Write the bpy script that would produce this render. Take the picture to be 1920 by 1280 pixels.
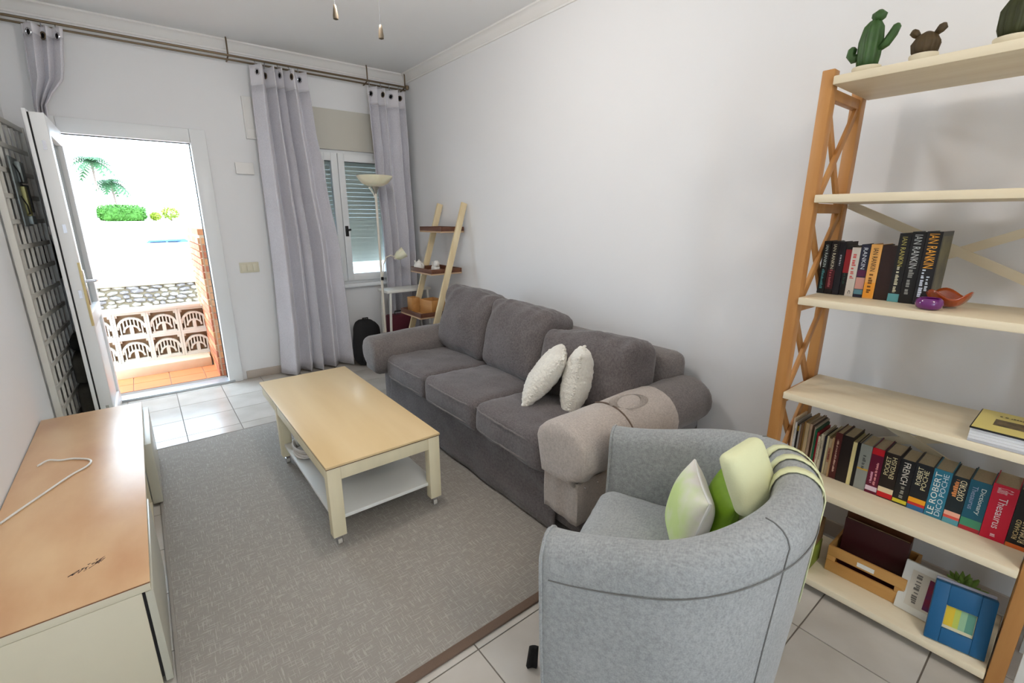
import bpy, bmesh, math, random
from mathutils import Vector, Matrix, noise
for o in list(bpy.data.objects): bpy.data.objects.remove(o, do_unlink=True)
scene = bpy.context.scene
C = scene.collection
R = math.radians
rnd = random.Random(7)

# ------------------------------------------------------------------ camera
cam_d = bpy.data.cameras.new('camera'); cam = bpy.data.objects.new('camera', cam_d); C.objects.link(cam)
cam_d.sensor_width = 36.0; cam_d.sensor_fit = 'HORIZONTAL'; cam_d.lens = 36.0*873.0/1920.0
cam_d.clip_start = 0.02; cam_d.clip_end = 300
cam.location = (0, 0, 1.45)
cam.rotation_euler = (R(90-14.9), 0, R(-38.2))
scene.camera = cam

# ------------------------------------------------------------------ world, light, exposure
world = bpy.data.worlds.new('world'); scene.world = world; world.use_nodes = True
bg = world.node_tree.nodes['Background']
bg.inputs[0].default_value = (0.68, 0.84, 1.0, 1); bg.inputs[1].default_value = 6.0
def area(name, loc, rot, sx, sy, power, col):
    l = bpy.data.lights.new(name, 'AREA'); l.shape = 'RECTANGLE'; l.size = sx; l.size_y = sy
    l.energy = power; l.color = col
    o = bpy.data.objects.new(name, l); C.objects.link(o); o.location = loc; o.rotation_euler = rot
    return o
sun = bpy.data.lights.new('sun', 'SUN'); sun.energy = 0.6; sun.angle = R(1.0); sun.color = (1, .95, .86)
so = bpy.data.objects.new('sun', sun); C.objects.link(so); so.rotation_euler = (R(38), R(12), R(-28)); so.location = (0, 12, 9)
vs = scene.view_settings
vs.view_transform = 'Standard'; vs.look = 'None'; vs.exposure = 0.8; vs.gamma = 1.0; vs.use_curve_mapping = False
LAMP_POWER = 15.0

# ------------------------------------------------------------------ materials
def s2l(c):
    return tuple(((v/255)/12.92 if v/255 <= 0.04045 else ((v/255+0.055)/1.055)**2.4) for v in c)
MATS = {}
def mat(name, rgb, rough=0.6, var=0.0, vscale=8.0, bump=0.0, bscale=60.0, metal=0.0, rgb2=None, stretch=(1,1,1),
        spec=0.5, trans=0.0, ior=1.45, emit=0.0, coat=0.0, sheen=0.0, sss=0.0, detail=4.0):
    if name in MATS: return MATS[name]
    m = bpy.data.materials.new(name); m.use_nodes = True; MATS[name] = m
    nt = m.node_tree; b = nt.nodes['Principled BSDF']
    c = s2l(rgb); b.inputs['Base Color'].default_value = (*c, 1)
    b.inputs['Roughness'].default_value = rough; b.inputs['Metallic'].default_value = metal
    b.inputs['Specular IOR Level'].default_value = spec; b.inputs['IOR'].default_value = ior
    b.inputs['Transmission Weight'].default_value = trans
    b.inputs['Coat Weight'].default_value = coat; b.inputs['Sheen Weight'].default_value = sheen
    if sss: b.inputs['Subsurface Weight'].default_value = sss
    if emit:
        b.inputs['Emission Color'].default_value = (*c, 1); b.inputs['Emission Strength'].default_value = emit
    if var or bump:
        tc = nt.nodes.new('ShaderNodeTexCoord'); mp = nt.nodes.new('ShaderNodeMapping')
        mp.inputs['Scale'].default_value = stretch; nt.links.new(tc.outputs['Object'], mp.inputs['Vector'])
    if var:
        n = nt.nodes.new('ShaderNodeTexNoise'); n.inputs['Scale'].default_value = vscale; n.inputs['Detail'].default_value = detail
        nt.links.new(mp.outputs[0], n.inputs['Vector'])
        r = nt.nodes.new('ShaderNodeValToRGB'); r.color_ramp.elements[0].position = .3; r.color_ramp.elements[1].position = .7
        c2 = s2l(rgb2) if rgb2 else tuple(v*(1-var) for v in c)
        r.color_ramp.elements[0].color = (*c2, 1); r.color_ramp.elements[1].color = (*c, 1)
        nt.links.new(n.outputs['Fac'], r.inputs[0]); nt.links.new(r.outputs[0], b.inputs['Base Color'])
    if bump:
        n2 = nt.nodes.new('ShaderNodeTexNoise'); n2.inputs['Scale'].default_value = bscale; n2.inputs['Detail'].default_value = 5
        nt.links.new(mp.outputs[0], n2.inputs['Vector'])
        bp = nt.nodes.new('ShaderNodeBump'); bp.inputs['Strength'].default_value = bump; bp.inputs['Distance'].default_value = 0.01
        nt.links.new(n2.outputs['Fac'], bp.inputs['Height']); nt.links.new(bp.outputs[0], b.inputs['Normal'])
    return m
def weave(name, rgb, rgb2, sc=260.0, rough=0.9, bump=.35, big=.12):
    """woven cloth: two crossed fine waves plus a soft large mottling"""
    if name in MATS: return MATS[name]
    m = bpy.data.materials.new(name); m.use_nodes = True; MATS[name] = m
    nt = m.node_tree; b = nt.nodes['Principled BSDF']; L = nt.links.new
    b.inputs['Roughness'].default_value = rough; b.inputs['Specular IOR Level'].default_value = .2
    b.inputs['Sheen Weight'].default_value = .25; b.inputs['Sheen Roughness'].default_value = .5
    tc = nt.nodes.new('ShaderNodeTexCoord')
    fac = []
    for st in ((.3, 1, 1), (1, .3, .3)):
        mp = nt.nodes.new('ShaderNodeMapping'); mp.inputs['Scale'].default_value = st; L(tc.outputs['Object'], mp.inputs['Vector'])
        n = nt.nodes.new('ShaderNodeTexNoise'); n.inputs['Scale'].default_value = sc; n.inputs['Detail'].default_value = 2
        L(mp.outputs[0], n.inputs['Vector']); fac.append(n)
    ad = nt.nodes.new('ShaderNodeMath'); ad.operation = 'ADD'; L(fac[0].outputs['Fac'], ad.inputs[0]); L(fac[1].outputs['Fac'], ad.inputs[1])
    n3 = nt.nodes.new('ShaderNodeTexNoise'); n3.inputs['Scale'].default_value = 5; L(tc.outputs['Object'], n3.inputs['Vector'])
    mm = nt.nodes.new('ShaderNodeMath'); mm.operation = 'MULTIPLY_ADD'; L(n3.outputs['Fac'], mm.inputs[0]); mm.inputs[1].default_value = big*4; L(ad.outputs[0], mm.inputs[2])
    r = nt.nodes.new('ShaderNodeValToRGB'); r.color_ramp.elements[0].position = .8; r.color_ramp.elements[1].position = 1.45 if False else 1.0
    mr = nt.nodes.new('ShaderNodeMapRange'); mr.inputs[1].default_value = .8+big*2-.1; mr.inputs[2].default_value = 1.2+big*2+.1
    L(mm.outputs[0], mr.inputs[0]); r.color_ramp.elements[0].position = 0; r.color_ramp.elements[1].position = 1
    r.color_ramp.elements[0].color = (*s2l(rgb2), 1); r.color_ramp.elements[1].color = (*s2l(rgb), 1)
    L(mr.outputs[0], r.inputs[0]); L(r.outputs[0], b.inputs['Base Color'])
    bp = nt.nodes.new('ShaderNodeBump'); bp.inputs['Strength'].default_value = bump; bp.inputs['Distance'].default_value = .002
    L(ad.outputs[0], bp.inputs['Height']); L(bp.outputs[0], b.inputs['Normal'])
    return m
def rug_material():
    m = bpy.data.materials.new('rug_weave'); m.use_nodes = True; nt = m.node_tree; b = nt.nodes['Principled BSDF']; L = nt.links.new
    b.inputs['Roughness'].default_value = .85; b.inputs['Specular IOR Level'].default_value = .3
    tc = nt.nodes.new('ShaderNodeTexCoord'); lines = []
    for st in ((1, .10, 1), (.10, 1, 1)):
        mp = nt.nodes.new('ShaderNodeMapping'); mp.inputs['Scale'].default_value = st; L(tc.outputs['Object'], mp.inputs['Vector'])
        n = nt.nodes.new('ShaderNodeTexNoise'); n.inputs['Scale'].default_value = 210; n.inputs['Detail'].default_value = 2.0
        L(mp.outputs[0], n.inputs['Vector'])
        mr = nt.nodes.new('ShaderNodeMapRange'); mr.inputs[1].default_value = .55; mr.inputs[2].default_value = .66; L(n.outputs['Fac'], mr.inputs[0]); lines.append(mr)
    mx = nt.nodes.new('ShaderNodeMath'); mx.operation = 'MAXIMUM'; L(lines[0].outputs[0], mx.inputs[0]); L(lines[1].outputs[0], mx.inputs[1])
    r = nt.nodes.new('ShaderNodeValToRGB'); r.color_ramp.elements[0].color = (*s2l((152, 146, 138)), 1); r.color_ramp.elements[1].color = (*s2l((174, 168, 160)), 1)
    L(mx.outputs[0], r.inputs[0]); L(r.outputs[0], b.inputs['Base Color'])
    bp = nt.nodes.new('ShaderNodeBump'); bp.inputs['Strength'].default_value = .4; bp.inputs['Distance'].default_value = .003
    L(mx.outputs[0], bp.inputs['Height']); L(bp.outputs[0], b.inputs['Normal'])
    return m
def wood(name, rgb, rgb2, axis='Y', rough=.45, sc=3.0, coat=0.0):
    st = {'X': (.12, 1, 1), 'Y': (1, .12, 1), 'Z': (1, 1, .12)}[axis]
    return mat(name, rgb, rough, var=1, vscale=sc*5, rgb2=rgb2, stretch=st, bump=.06, bscale=sc*30, coat=coat, detail=6)

M_wall = mat('white_wall_paint', (238, 238, 238), .85, bump=.05, bscale=25)
M_ceil = mat('ceiling_paint', (241, 241, 240), .9)
M_trim = mat('white_plaster_trim', (240, 238, 234), .7)
M_pvc = mat('white_pvc', (238, 240, 240), .35)
M_grout = mat('tile_grout', (128, 120, 112), .9)
M_tile = mat('marbled_floor_tile', (204, 199, 191), .2, var=1, vscale=3.5, rgb2=(184, 177, 167), detail=8)
M_black = mat('black_rubber', (18, 18, 20), .6)
M_cream = mat('cream_lacquer', (222, 214, 190), .4)
M_white = mat('white_lacquer', (232, 232, 226), .4)
M_chrome = mat('chrome', (200, 200, 205), .2, metal=1)
M_bronze = mat('bronze_rod', (120, 104, 84), .35, metal=.8)
M_glass = mat('clear_glass', (235, 245, 248), .03, trans=1, ior=1.1)
M_pine = wood('amber_pine', (198, 144, 84), (172, 116, 60), 'Z', .45)
M_shelf = wood('cream_shelf_board', (236, 224, 196), (224, 208, 176), 'Y', .5)
M_oak = mat('oak_veneer', (230, 194, 150), .30, var=1, vscale=5.0, rgb2=(208, 160, 118), stretch=(1, .45, 1), bump=.05, bscale=30, detail=7)
M_birch = wood('birch_top', (232, 206, 160), (218, 188, 138), 'Y', .28, 1.0)
M_sofa = weave('charcoal_sofa_cloth', (114, 107, 106), (84, 78, 78))
M_sofa_arm = weave('taupe_sofa_arm_cloth', (128, 120, 116), (98, 92, 90))
M_cover = weave('beige_arm_cover_cloth', (194, 184, 175), (168, 158, 150))
M_chair = weave('grey_armchair_cloth', (170, 173, 173), (142, 145, 145), 230)
M_seam = mat('dark_seam_thread', (116, 116, 114), .9)
M_cur = weave('grey_curtain_cloth', (226, 224, 230), (206, 204, 210), 300, bump=.15)
M_curh = mat('white_curtain_header', (232, 230, 234), .85)
M_fluff = mat('cream_fluffy_fabric', (246, 242, 230), .95, var=.12, vscale=60, bump=.9, bscale=90, sheen=.4)
M_lime = mat('pale_lime_cotton', (226, 228, 184), .85, bump=.12, bscale=180)
M_green = mat('leaf_green_satin', (128, 168, 34), .5, var=.25, vscale=10, bump=.1, bscale=30)
M_dkgrey = mat('dark_grey_fabric', (66, 64, 58), .9, var=.3, vscale=12, bump=.2, bscale=90)
M_blackfab = mat('black_fabric', (26, 26, 28), .85, bump=.1, bscale=120)
M_page = mat('book_pages', (206, 190, 158), .9, var=.15, vscale=200, stretch=(1, 1, .02))

# ------------------------------------------------------------------ mesh helpers
def new_mesh_obj(name, bm, m=None, parent=None, smooth=False, auto=None):
    me = bpy.data.meshes.new(name); bm.to_mesh(me); bm.free()
    if m is not None:
        for mm in (m if isinstance(m, (list, tuple)) else [m]): me.materials.append(mm)
    o = bpy.data.objects.new(name, me); C.objects.link(o)
    if smooth:
        for p in me.polygons: p.use_smooth = True
    if auto is not None:
        try: me.set_sharp_from_angle(angle=R(auto))
        except Exception: pass
    if parent is not None: o.parent = parent
    return o
def tag(o, label=None, cat=None, group=None, kind=None):
    if label: o['label'] = label
    if cat: o['category'] = cat
    if group: o['group'] = group
    if kind: o['kind'] = kind
    return o
def empty(name, loc=(0, 0, 0), rz=0.0, label=None, cat=None, group=None, rot=None):
    o = bpy.data.objects.new(name, None); C.objects.link(o); o.location = loc
    o.rotation_euler = rot if rot else (0, 0, rz); o.empty_display_size = .1
    return tag(o, label, cat, group)
def bm_box(bm, x0, x1, y0, y1, z0, z1, mi=0):
    vs_ = [bm.verts.new((x, y, z)) for x in (x0, x1) for y in (y0, y1) for z in (z0, z1)]
    idx = [(0, 1, 3, 2), (4, 6, 7, 5), (0, 4, 5, 1), (2, 3, 7, 6), (0, 2, 6, 4), (1, 5, 7, 3)]
    for f in idx:
        fc = bm.faces.new([vs_[i] for i in f]); fc.material_index = mi
def box(name, x0, x1, y0, y1, z0, z1, m, parent=None, bevel=0.0, seg=2):
    bm = bmesh.new(); bm_box(bm, x0, x1, y0, y1, z0, z1)
    if bevel:
        bmesh.ops.bevel(bm, geom=bm.edges[:], offset=bevel, segments=seg, profile=.5, affect='EDGES')
    bmesh.ops.recalc_face_normals(bm, faces=bm.faces[:])
    return new_mesh_obj(name, bm, m, parent, smooth=bool(bevel), auto=40 if bevel else None)
def bm_bar(bm, a, b, w, t, up=(0, 0, 1), mi=0):
    """rectangular bar from a to b; w along side, t along up"""
    a = Vector(a); b = Vector(b); d = (b-a).normalized(); upv = Vector(up)
    s = d.cross(upv)
    if s.length < 1e-4: s = d.cross(Vector((1, 0, 0)))
    s.normalize(); u = s.cross(d).normalized()
    vs_ = []
    for p in (a, b):
        for i, j in ((-1, -1), (1, -1), (1, 1), (-1, 1)): vs_.append(bm.verts.new(p+s*i*w/2+u*j*t/2))
    for f in ((3, 2, 1, 0), (4, 5, 6, 7), (0, 1, 5, 4), (1, 2, 6, 5), (2, 3, 7, 6), (3, 0, 4, 7)):
        fc = bm.faces.new([vs_[i] for i in f]); fc.material_index = mi
def bar(name, a, b, w, t, m, parent=None, up=(0, 0, 1), bevel=0.0):
    bm = bmesh.new(); bm_bar(bm, a, b, w, t, up)
    if bevel: bmesh.ops.bevel(bm, geom=bm.edges[:], offset=bevel, segments=2, profile=.5, affect='EDGES')
    bmesh.ops.recalc_face_normals(bm, faces=bm.faces[:])
    return new_mesh_obj(name, bm, m, parent, smooth=bool(bevel), auto=40 if bevel else None)
def bm_tube(bm, pts, r, seg=8, closed=False, cap=True):
    pts = [Vector(p) for p in pts]; n = len(pts)
    rs = r if isinstance(r, (list, tuple)) else [r]*n
    rings = []; prev = None
    for i, p in enumerate(pts):
        if closed: d = pts[(i+1) % n]-pts[i-1]
        else: d = pts[min(i+1, n-1)]-pts[max(i-1, 0)]
        d.normalize()
        if prev is None:
            ref = Vector((0, 0, 1)) if abs(d.z) < .9 else Vector((1, 0, 0)); u = d.cross(ref).normalized()
        else:
            u = (prev-d*prev.dot(d)); u = u.normalized() if u.length > 1e-6 else d.orthogonal().normalized()
        prev = u; v = d.cross(u)
        rings.append([bm.verts.new(p+(u*math.cos(2*math.pi*k/seg)+v*math.sin(2*math.pi*k/seg))*rs[i]) for k in range(seg)])
    for i in range(n if closed else n-1):
        a = rings[i]; b = rings[(i+1) % n]
        for k in range(seg): bm.faces.new((a[k], a[(k+1) % seg], b[(k+1) % seg], b[k]))
    if cap and not closed:
        bm.faces.new(rings[0][::-1]); bm.faces.new(rings[-1])
def tube(name, pts, r, m, parent=None, seg=8, closed=False):
    bm = bmesh.new(); bm_tube(bm, pts, r, seg, closed); bmesh.ops.recalc_face_normals(bm, faces=bm.faces[:])
    return new_mesh_obj(name, bm, m, parent, smooth=True, auto=50)
def bm_lathe(bm, prof, seg=24, c=(0, 0, 0)):
    rings = []
    for r_, z in prof:
        rings.append([bm.verts.new((c[0]+r_*math.cos(2*math.pi*k/seg), c[1]+r_*math.sin(2*math.pi*k/seg), c[2]+z)) for k in range(seg)] if r_ > 1e-5
                     else [bm.verts.new((c[0], c[1], c[2]+z))])
    for a, b in zip(rings, rings[1:]):
        for k in range(seg):
            k2 = (k+1) % seg
            if len(a) == 1 and len(b) == 1: continue
            if len(a) == 1: bm.faces.new((a[0], b[k2], b[k]))
            elif len(b) == 1: bm.faces.new((a[k], a[k2], b[0]))
            else: bm.faces.new((a[k], a[k2], b[k2], b[k]))
def lathe(name, prof, m, parent=None, seg=24, c=(0, 0, 0)):
    bm = bmesh.new(); bm_lathe(bm, prof, seg, c); bmesh.ops.recalc_face_normals(bm, faces=bm.faces[:])
    return new_mesh_obj(name, bm, m, parent, smooth=True, auto=50)
def bm_grid(bm, fn, nu, nv, closed_u=False):
    g = [[bm.verts.new(fn(i/(nu if closed_u else nu-1), j/(nv-1))) for j in range(nv)] for i in range(nu)]
    for i in range(nu if closed_u else nu-1):
        for j in range(nv-1):
            i2 = (i+1) % nu
            bm.faces.new((g[i][j], g[i2][j], g[i2][j+1], g[i][j+1]))
    return g
def nz(p, s=1.0, seed=0.0):
    return noise.noise(Vector((p[0]*s+seed*13.1, p[1]*s+seed*7.7, p[2]*s-seed*3.3)))
def bm_cube_grid(bm, n):
    """unit cube surface, n quads per edge, shared verts; returns verts"""
    d = {}
    def V(a, b, c):
        k = (a, b, c)
        if k not in d: d[k] = bm.verts.new((2*a/n-1, 2*b/n-1, 2*c/n-1))
        return d[k]
    for i in range(n):
        for j in range(n):
            for f in ((V(i, j, 0), V(i, j+1, 0), V(i+1, j+1, 0), V(i+1, j, 0)), (V(i, j, n), V(i+1, j, n), V(i+1, j+1, n), V(i, j+1, n)),
                      (V(i, 0, j), V(i+1, 0, j), V(i+1, 0, j+1), V(i, 0, j+1)), (V(i, n, j), V(i, n, j+1), V(i+1, n, j+1), V(i+1, n, j)),
                      (V(0, i, j), V(0, i, j+1), V(0, i+1, j+1), V(0, i+1, j)), (V(n, i, j), V(n, i+1, j), V(n, i+1, j+1), V(n, i, j+1))):
                bm.faces.new(f)
    return list(d.values())
def cushion(name, hx, hy, hz, r, m, parent=None, bulge=.02, amp=.006, fr=7.0, seed=1, n=18, bulge_x=0.0, loc=(0, 0, 0), rot=(0, 0, 0), sag=0.0):
    """upholstered block: rounded box with bulged faces and soft wrinkles"""
    bm = bmesh.new(); h = (hx, hy, hz)
    for v in bm_cube_grid(bm, n):
        p = v.co.copy(); q = Vector(); 
        e = Vector((p.x*hx, p.y*hy, p.z*hz))
        for k in range(3): q[k] = max(-(h[k]-r), min(h[k]-r, e[k]))
        d = e-q
        if d.length > 1e-9: e = q+d.normalized()*r
        u = e.x/hx; w = e.y/hy; t = e.z/hz
        e.z += bulge*(1-u*u)*(1-w*w)*t
        e.x += bulge_x*(1-w*w)*(1-t*t)*u
        if sag: e.z -= sag*(1-w*w)*max(t, 0)*max(0, 1-u*u)
        e += Vector((nz(e, fr, seed), nz(e, fr, seed+5), nz(e, fr, seed+9)))*amp
        e += Vector((0, 0, nz((e.x*3, e.y, e.z), fr*2.2, seed+2)))*amp*.5
        v.co = e
    bmesh.ops.recalc_face_normals(bm, faces=bm.faces[:])
    o = new_mesh_obj(name, bm, m, parent, smooth=True); o.location = loc; o.rotation_euler = rot
    return o
def pillow_bm(w, h, t, n=26, pinch=.07, amp=.004, fr=9.0, seed=1, edge=.06, fluff=0.0):
    """square pillow in the local XZ plane (thickness along Y)"""
    bm = bmesh.new()
    for v in bm_cube_grid(bm, n):
        u, s, q = v.co.x, v.co.y, v.co.z
        side = s
        th = ((max(0, 1-abs(u)**2.6))*(max(0, 1-abs(q)**2.6)))**.55
        x = u*w/2*(1-pinch*(1-q*q)*abs(u)); z = q*h/2*(1-pinch*(1-u*u)*abs(q))
        y = side*t/2*(edge+(1-edge)*th)
        p = Vector((x, y, z)); p += Vector((nz(p, fr, seed), nz(p, fr, seed+3)*1.2, nz(p, fr, seed+6)))*amp
        if fluff: 
            f = nz(p, 55, seed)+.6*nz(p, 110, seed+2)
            p += Vector((u*.25, side, q*.25))*fluff*f
        v.co = p
    bmesh.ops.recalc_face_normals(bm, faces=bm.faces[:])
    return bm
def extrude_x(name, sections, m, parent=None, smooth=True, amp=0.0, seed=1, auto=None):
    """sections: list of (x, [(y,z)...]) closed rings, capped"""
    bm = bmesh.new(); rings = []
    for x, ring in sections:
        rr = []
        for y, z in ring:
            p = Vector((x, y, z))
            if amp: p += Vector((nz(p, 9, seed), nz(p, 9, seed+3), nz(p, 9, seed+6)))*amp
            rr.append(bm.verts.new(p))
        rings.append(rr)
    n = len(rings[0])
    for a, b in zip(rings, rings[1:]):
        for k in range(n): bm.faces.new((a[k], a[(k+1) % n], b[(k+1) % n], b[k]))
    bm.faces.new(rings[0][::-1]); bm.faces.new(rings[-1])
    bmesh.ops.recalc_face_normals(bm, faces=bm.faces[:])
    return new_mesh_obj(name, bm, m, parent, smooth=smooth, auto=auto)
def copy_tree(o, parent=None):
    c = o.copy(); C.objects.link(c); c.parent = parent
    for ch in [x for x in bpy.data.objects if x.parent == o]: copy_tree(ch, c)
    return c
def inst(src, name, loc=(0, 0, 0), rot=(0, 0, 0), parent=None):
    o = bpy.data.objects.new(name, src.data); C.objects.link(o); o.location = loc; o.rotation_euler = rot; o.parent = parent
    return o
def smooth_pts(p, n=6):
    p = [Vector(q) for q in p]; out = []
    for i in range(len(p)-1):
        a, b, c, d = p[max(i-1, 0)], p[i], p[i+1], p[min(i+2, len(p)-1)]
        for k in range(n):
            t = k/n; out.append(.5*((2*b)+(c-a)*t+(2*a-5*b+4*c-d)*t*t+(3*b-a-3*c+d)*t**3))
    out.append(p[-1]); return out
def text_mesh(s, m, parent, origin, xdir, ydir, length=None, height=None, name='lettering', max_stretch=1.6):
    """flat lettering; origin = centre of the word, xdir reading direction, ydir letter-up"""
    cu = bpy.data.curves.new('t', 'FONT'); cu.body = s; cu.size = 1.0; cu.extrude = 0.004; cu.resolution_u = 2
    to = bpy.data.objects.new('t', cu); C.objects.link(to)
    dg = bpy.context.evaluated_depsgraph_get(); me = bpy.data.meshes.new_from_object(to.evaluated_get(dg))
    bpy.data.objects.remove(to); bpy.data.curves.remove(cu)
    xs = [v.co.x for v in me.vertices]; ys = [v.co.y for v in me.vertices]
    w = max(xs)-min(xs); hgt = max(ys)-min(ys); cx = (max(xs)+min(xs))/2; cy = (max(ys)+min(ys))/2
    sx = length/w; sy = height/hgt
    xd = Vector(xdir).normalized(); yd = Vector(ydir).normalized(); zd = xd.cross(yd); O = Vector(origin)
    for v in me.vertices:
        v.co = O+xd*((v.co.x-cx)*sx)+yd*((v.co.y-cy)*sy)+zd*(v.co.z*.05+.0004)
    me.materials.append(m); me.name = name
    o = bpy.data.objects.new(name, me); C.objects.link(o); o.parent = parent
    return o

# ================================================================== ROOM
XL, XR, YB, YF, ZC = -0.57, 2.36, -2.2, 4.75, 2.82
floor = tag(box('floor', XL-.2, XR+.2, YB, 5.0, -.10, -.004, M_grout), kind='structure')
T = .325; G = .0025
xs = [1.68+T*k for k in range(-9, 5)]; ys = [.435+T*k for k in range(-11, 16)]
full = None
for a in xs:
    for b in ys:
        x0, x1, y0, y1 = max(a+G, XL), min(a+T-G, XR), max(b+G, YB), min(b+T-G, YF)
        if x1-x0 < .02 or y1-y0 < .02: continue
        whole = x1-x0 > T-2*G-1e-4 and y1-y0 > T-2*G-1e-4
        if whole and full is not None:
            t = inst(full, 'tile', (a+T/2, b+T/2, 0), (0, 0, 0), floor); continue
        bm = bmesh.new(); cx, cy = (x0+x1)/2, (y0+y1)/2
        bm_box(bm, x0-cx, x1-cx, y0-cy, y1-cy, -.006, 0.0)
        bmesh.ops.recalc_face_normals(bm, faces=bm.faces[:])
        t = new_mesh_obj('tile', bm, M_tile, floor); t.location = (cx, cy, 0)
        if whole: full = t
tag(box('ceiling', XL-.2, XR+.2, YB, 5.0, ZC, ZC+.12, M_ceil), kind='structure')
tag(box('wall_right', XR, XR+.2, YB, 5.0, -.1, ZC, M_wall), kind='structure')
tag(box('wall_left', XL-.2, XL, YB, 5.0, -.1, ZC, M_wall), kind='structure')
# far wall with a door opening and a window opening
DX0, DX1, DZ = -.42, .50, 2.08
WX0, WX1, WZ0, WZ1 = 1.40, 2.12, .80, 2.07
bm = bmesh.new()
for x0, x1, z0, z1 in ((XL, DX0, -.1, ZC), (DX0, DX1, DZ, ZC), (DX1, WX0, -.1, ZC), (WX0, WX1, -.1, WZ0), (WX0, WX1, WZ1, ZC), (WX1, XR, -.1, ZC)):
    bm_box(bm, x0, x1, YF, 5.0, z0, z1)
bmesh.ops.remove_doubles(bm, verts=bm.verts[:], dist=1e-5); bmesh.ops.recalc_face_normals(bm, faces=bm.faces[:])
tag(new_mesh_obj('wall_far', bm, M_wall), kind='structure')
# wall behind the camera, with a narrow gap added to let sky light in
bm = bmesh.new()
for x0, x1, z0, z1 in ((XL, -.40, -.1, ZC), (-.40, -.0, 2.10, ZC), (-.0, XR, -.1, ZC)):
    bm_box(bm, x0, x1, YB-.12, YB, z0, z1)
tag(new_mesh_obj('wall_back', bm, M_wall), kind='structure')
# cornice
def cornice(name, along, a0, a1, wall, sgn):
    prof = [(0, 0), (.012, 0), (.012, .012), (.022, .02), (.034, .05), (.05, .064), (.062, .068), (.062, .08), (0, .08)]
    bm = bmesh.new(); rings = []
    for a, m_ in ((a0, 0), (a1, 1)):
        ring = []
        for d, z in prof:
            off = wall-sgn*d
            ring.append(bm.verts.new((a, off, ZC-.08+z) if along == 'X' else (off, a, ZC-.08+z)))
        rings.append(ring)
    n = len(prof)
    for k in range(n): bm.faces.new((rings[0][k], rings[0][(k+1) % n], rings[1][(k+1) % n], rings[1][k]))
    bm.faces.new(rings[0][::-1]); bm.faces.new(rings[1])
    bmesh.ops.recalc_face_normals(bm, faces=bm.faces[:])
    return tag(new_mesh_obj(name, bm, M_trim, smooth=True, auto=30), kind='structure')
cornice('trim_1', 'X', XL, XR, YF, 1); cornice('trim_2', 'Y', YB, YF, XR, 1); cornice('trim_3', 'Y', YB, YF, XL, -1)
tag(box('baseboard_far', .60, WX1+.2, YF-.012, YF, 0, .075, mat('baseboard_tile', (190, 178, 166), .4), bevel=.003), kind='structure')
tag(box('baseboard_right', XR-.012, XR, YB, YF, 0, .075, MATS['baseboard_tile'], bevel=.003), kind='structure')

# ------------------------------------------------------------------ door frame and leaf
fr = tag(empty('trim_4', (0, 0, 0)), kind='structure')
for nm, x0, x1, z0, z1 in (('jamb', -.45, -.32, 0, 2.13), ('jamb', .455, .565, 0, 2.13), ('head', -.32, .455, 2.025, 2.13)):
    box(nm, x0, x1, YF-.035, YF+.0, z0, z1, M_pvc, fr, .006)
for nm, x0, x1, z0, z1 in (('inner_jamb', -.42, -.325, 0, 2.08), ('inner_jamb', .455, .50, 0, 2.08), ('inner_head', -.325, .455, 2.03, 2.08)):
    box(nm, x0, x1, YF-.0, YF+.075, z0, z1, M_pvc, fr, .004)
for nm, x0, x1, z0, z1 in (('gasket', .449, .455, .03, 2.03), ('gasket', -.32, .455, 2.024, 2.03)):
    box(nm, x0, x1, YF+.055, YF+.07, z0, z1, M_black, fr)
box('threshold', -.42, .50, YF-.04, YF+.10, -.003, .022, mat('brushed_aluminium', (196, 202, 206), .35, metal=.6), fr, .005)
leaf = tag(empty('door_1', (-.315, 4.69, .03), R(-.4)), kind='structure')   # hinge at the jamb, leaf swung into the room along -Y
LW, LH = .745, 2.0
def leafbox(n, x0, x1, y0, y1, z0, z1, m, bev=.004): return box(n, x0, x1, y0, y1, z0, z1, m, leaf, bev)
leafbox('stile', -.05, .015, -LW, -LW+.095, 0, LH, M_pvc); leafbox('stile', -.05, .015, -.095, 0, 0, LH, M_pvc)
leafbox('rail', -.05, .015, -LW+.095, -.095, LH-.11, LH, M_pvc); leafbox('rail', -.05, .015, -LW+.095, -.095, .72, .82, M_pvc); leafbox('rail', -.05, .015, -LW+.095, -.095, 0, .11, M_pvc)
leafbox('glass_pane', -.024, -.012, -LW+.09, -.09, .81, LH-.105, M_glass, 0)
leafbox('panel', -.035, .0, -LW+.09, -.09, .10, .73, M_pvc)
leafbox('gasket', -.058, -.05, -LW+.004, -.002, .002, LH-.002, M_black, 0)
leafbox('rebate_strip', -.078, -.058, -LW+.0, -.004, .0, LH+.015, M_pvc)
for z in (.18, .95, 1.35, 1.82): leafbox('lock_plate', -.022, -.006, -LW-.002, -LW+.002, z-.02, z+.03, M_chrome, 0)
leafbox('lock_strip', .004, .0165, -LW-.003, -LW+.03, .75, 1.15, mat('brass', (190, 170, 120), .4, metal=.7), 0)
h = leafbox('handle_plate', .015, .022, -LW+.025, -LW+.062, .88, 1.10, M_chrome, .002)
tube('handle', [(.018, -LW+.044, 1.03), (.065, -LW+.044, 1.03), (.07, -LW+.06, 1.03), (.07, -LW+.16, 1.03)], .009, M_chrome, leaf)

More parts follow.
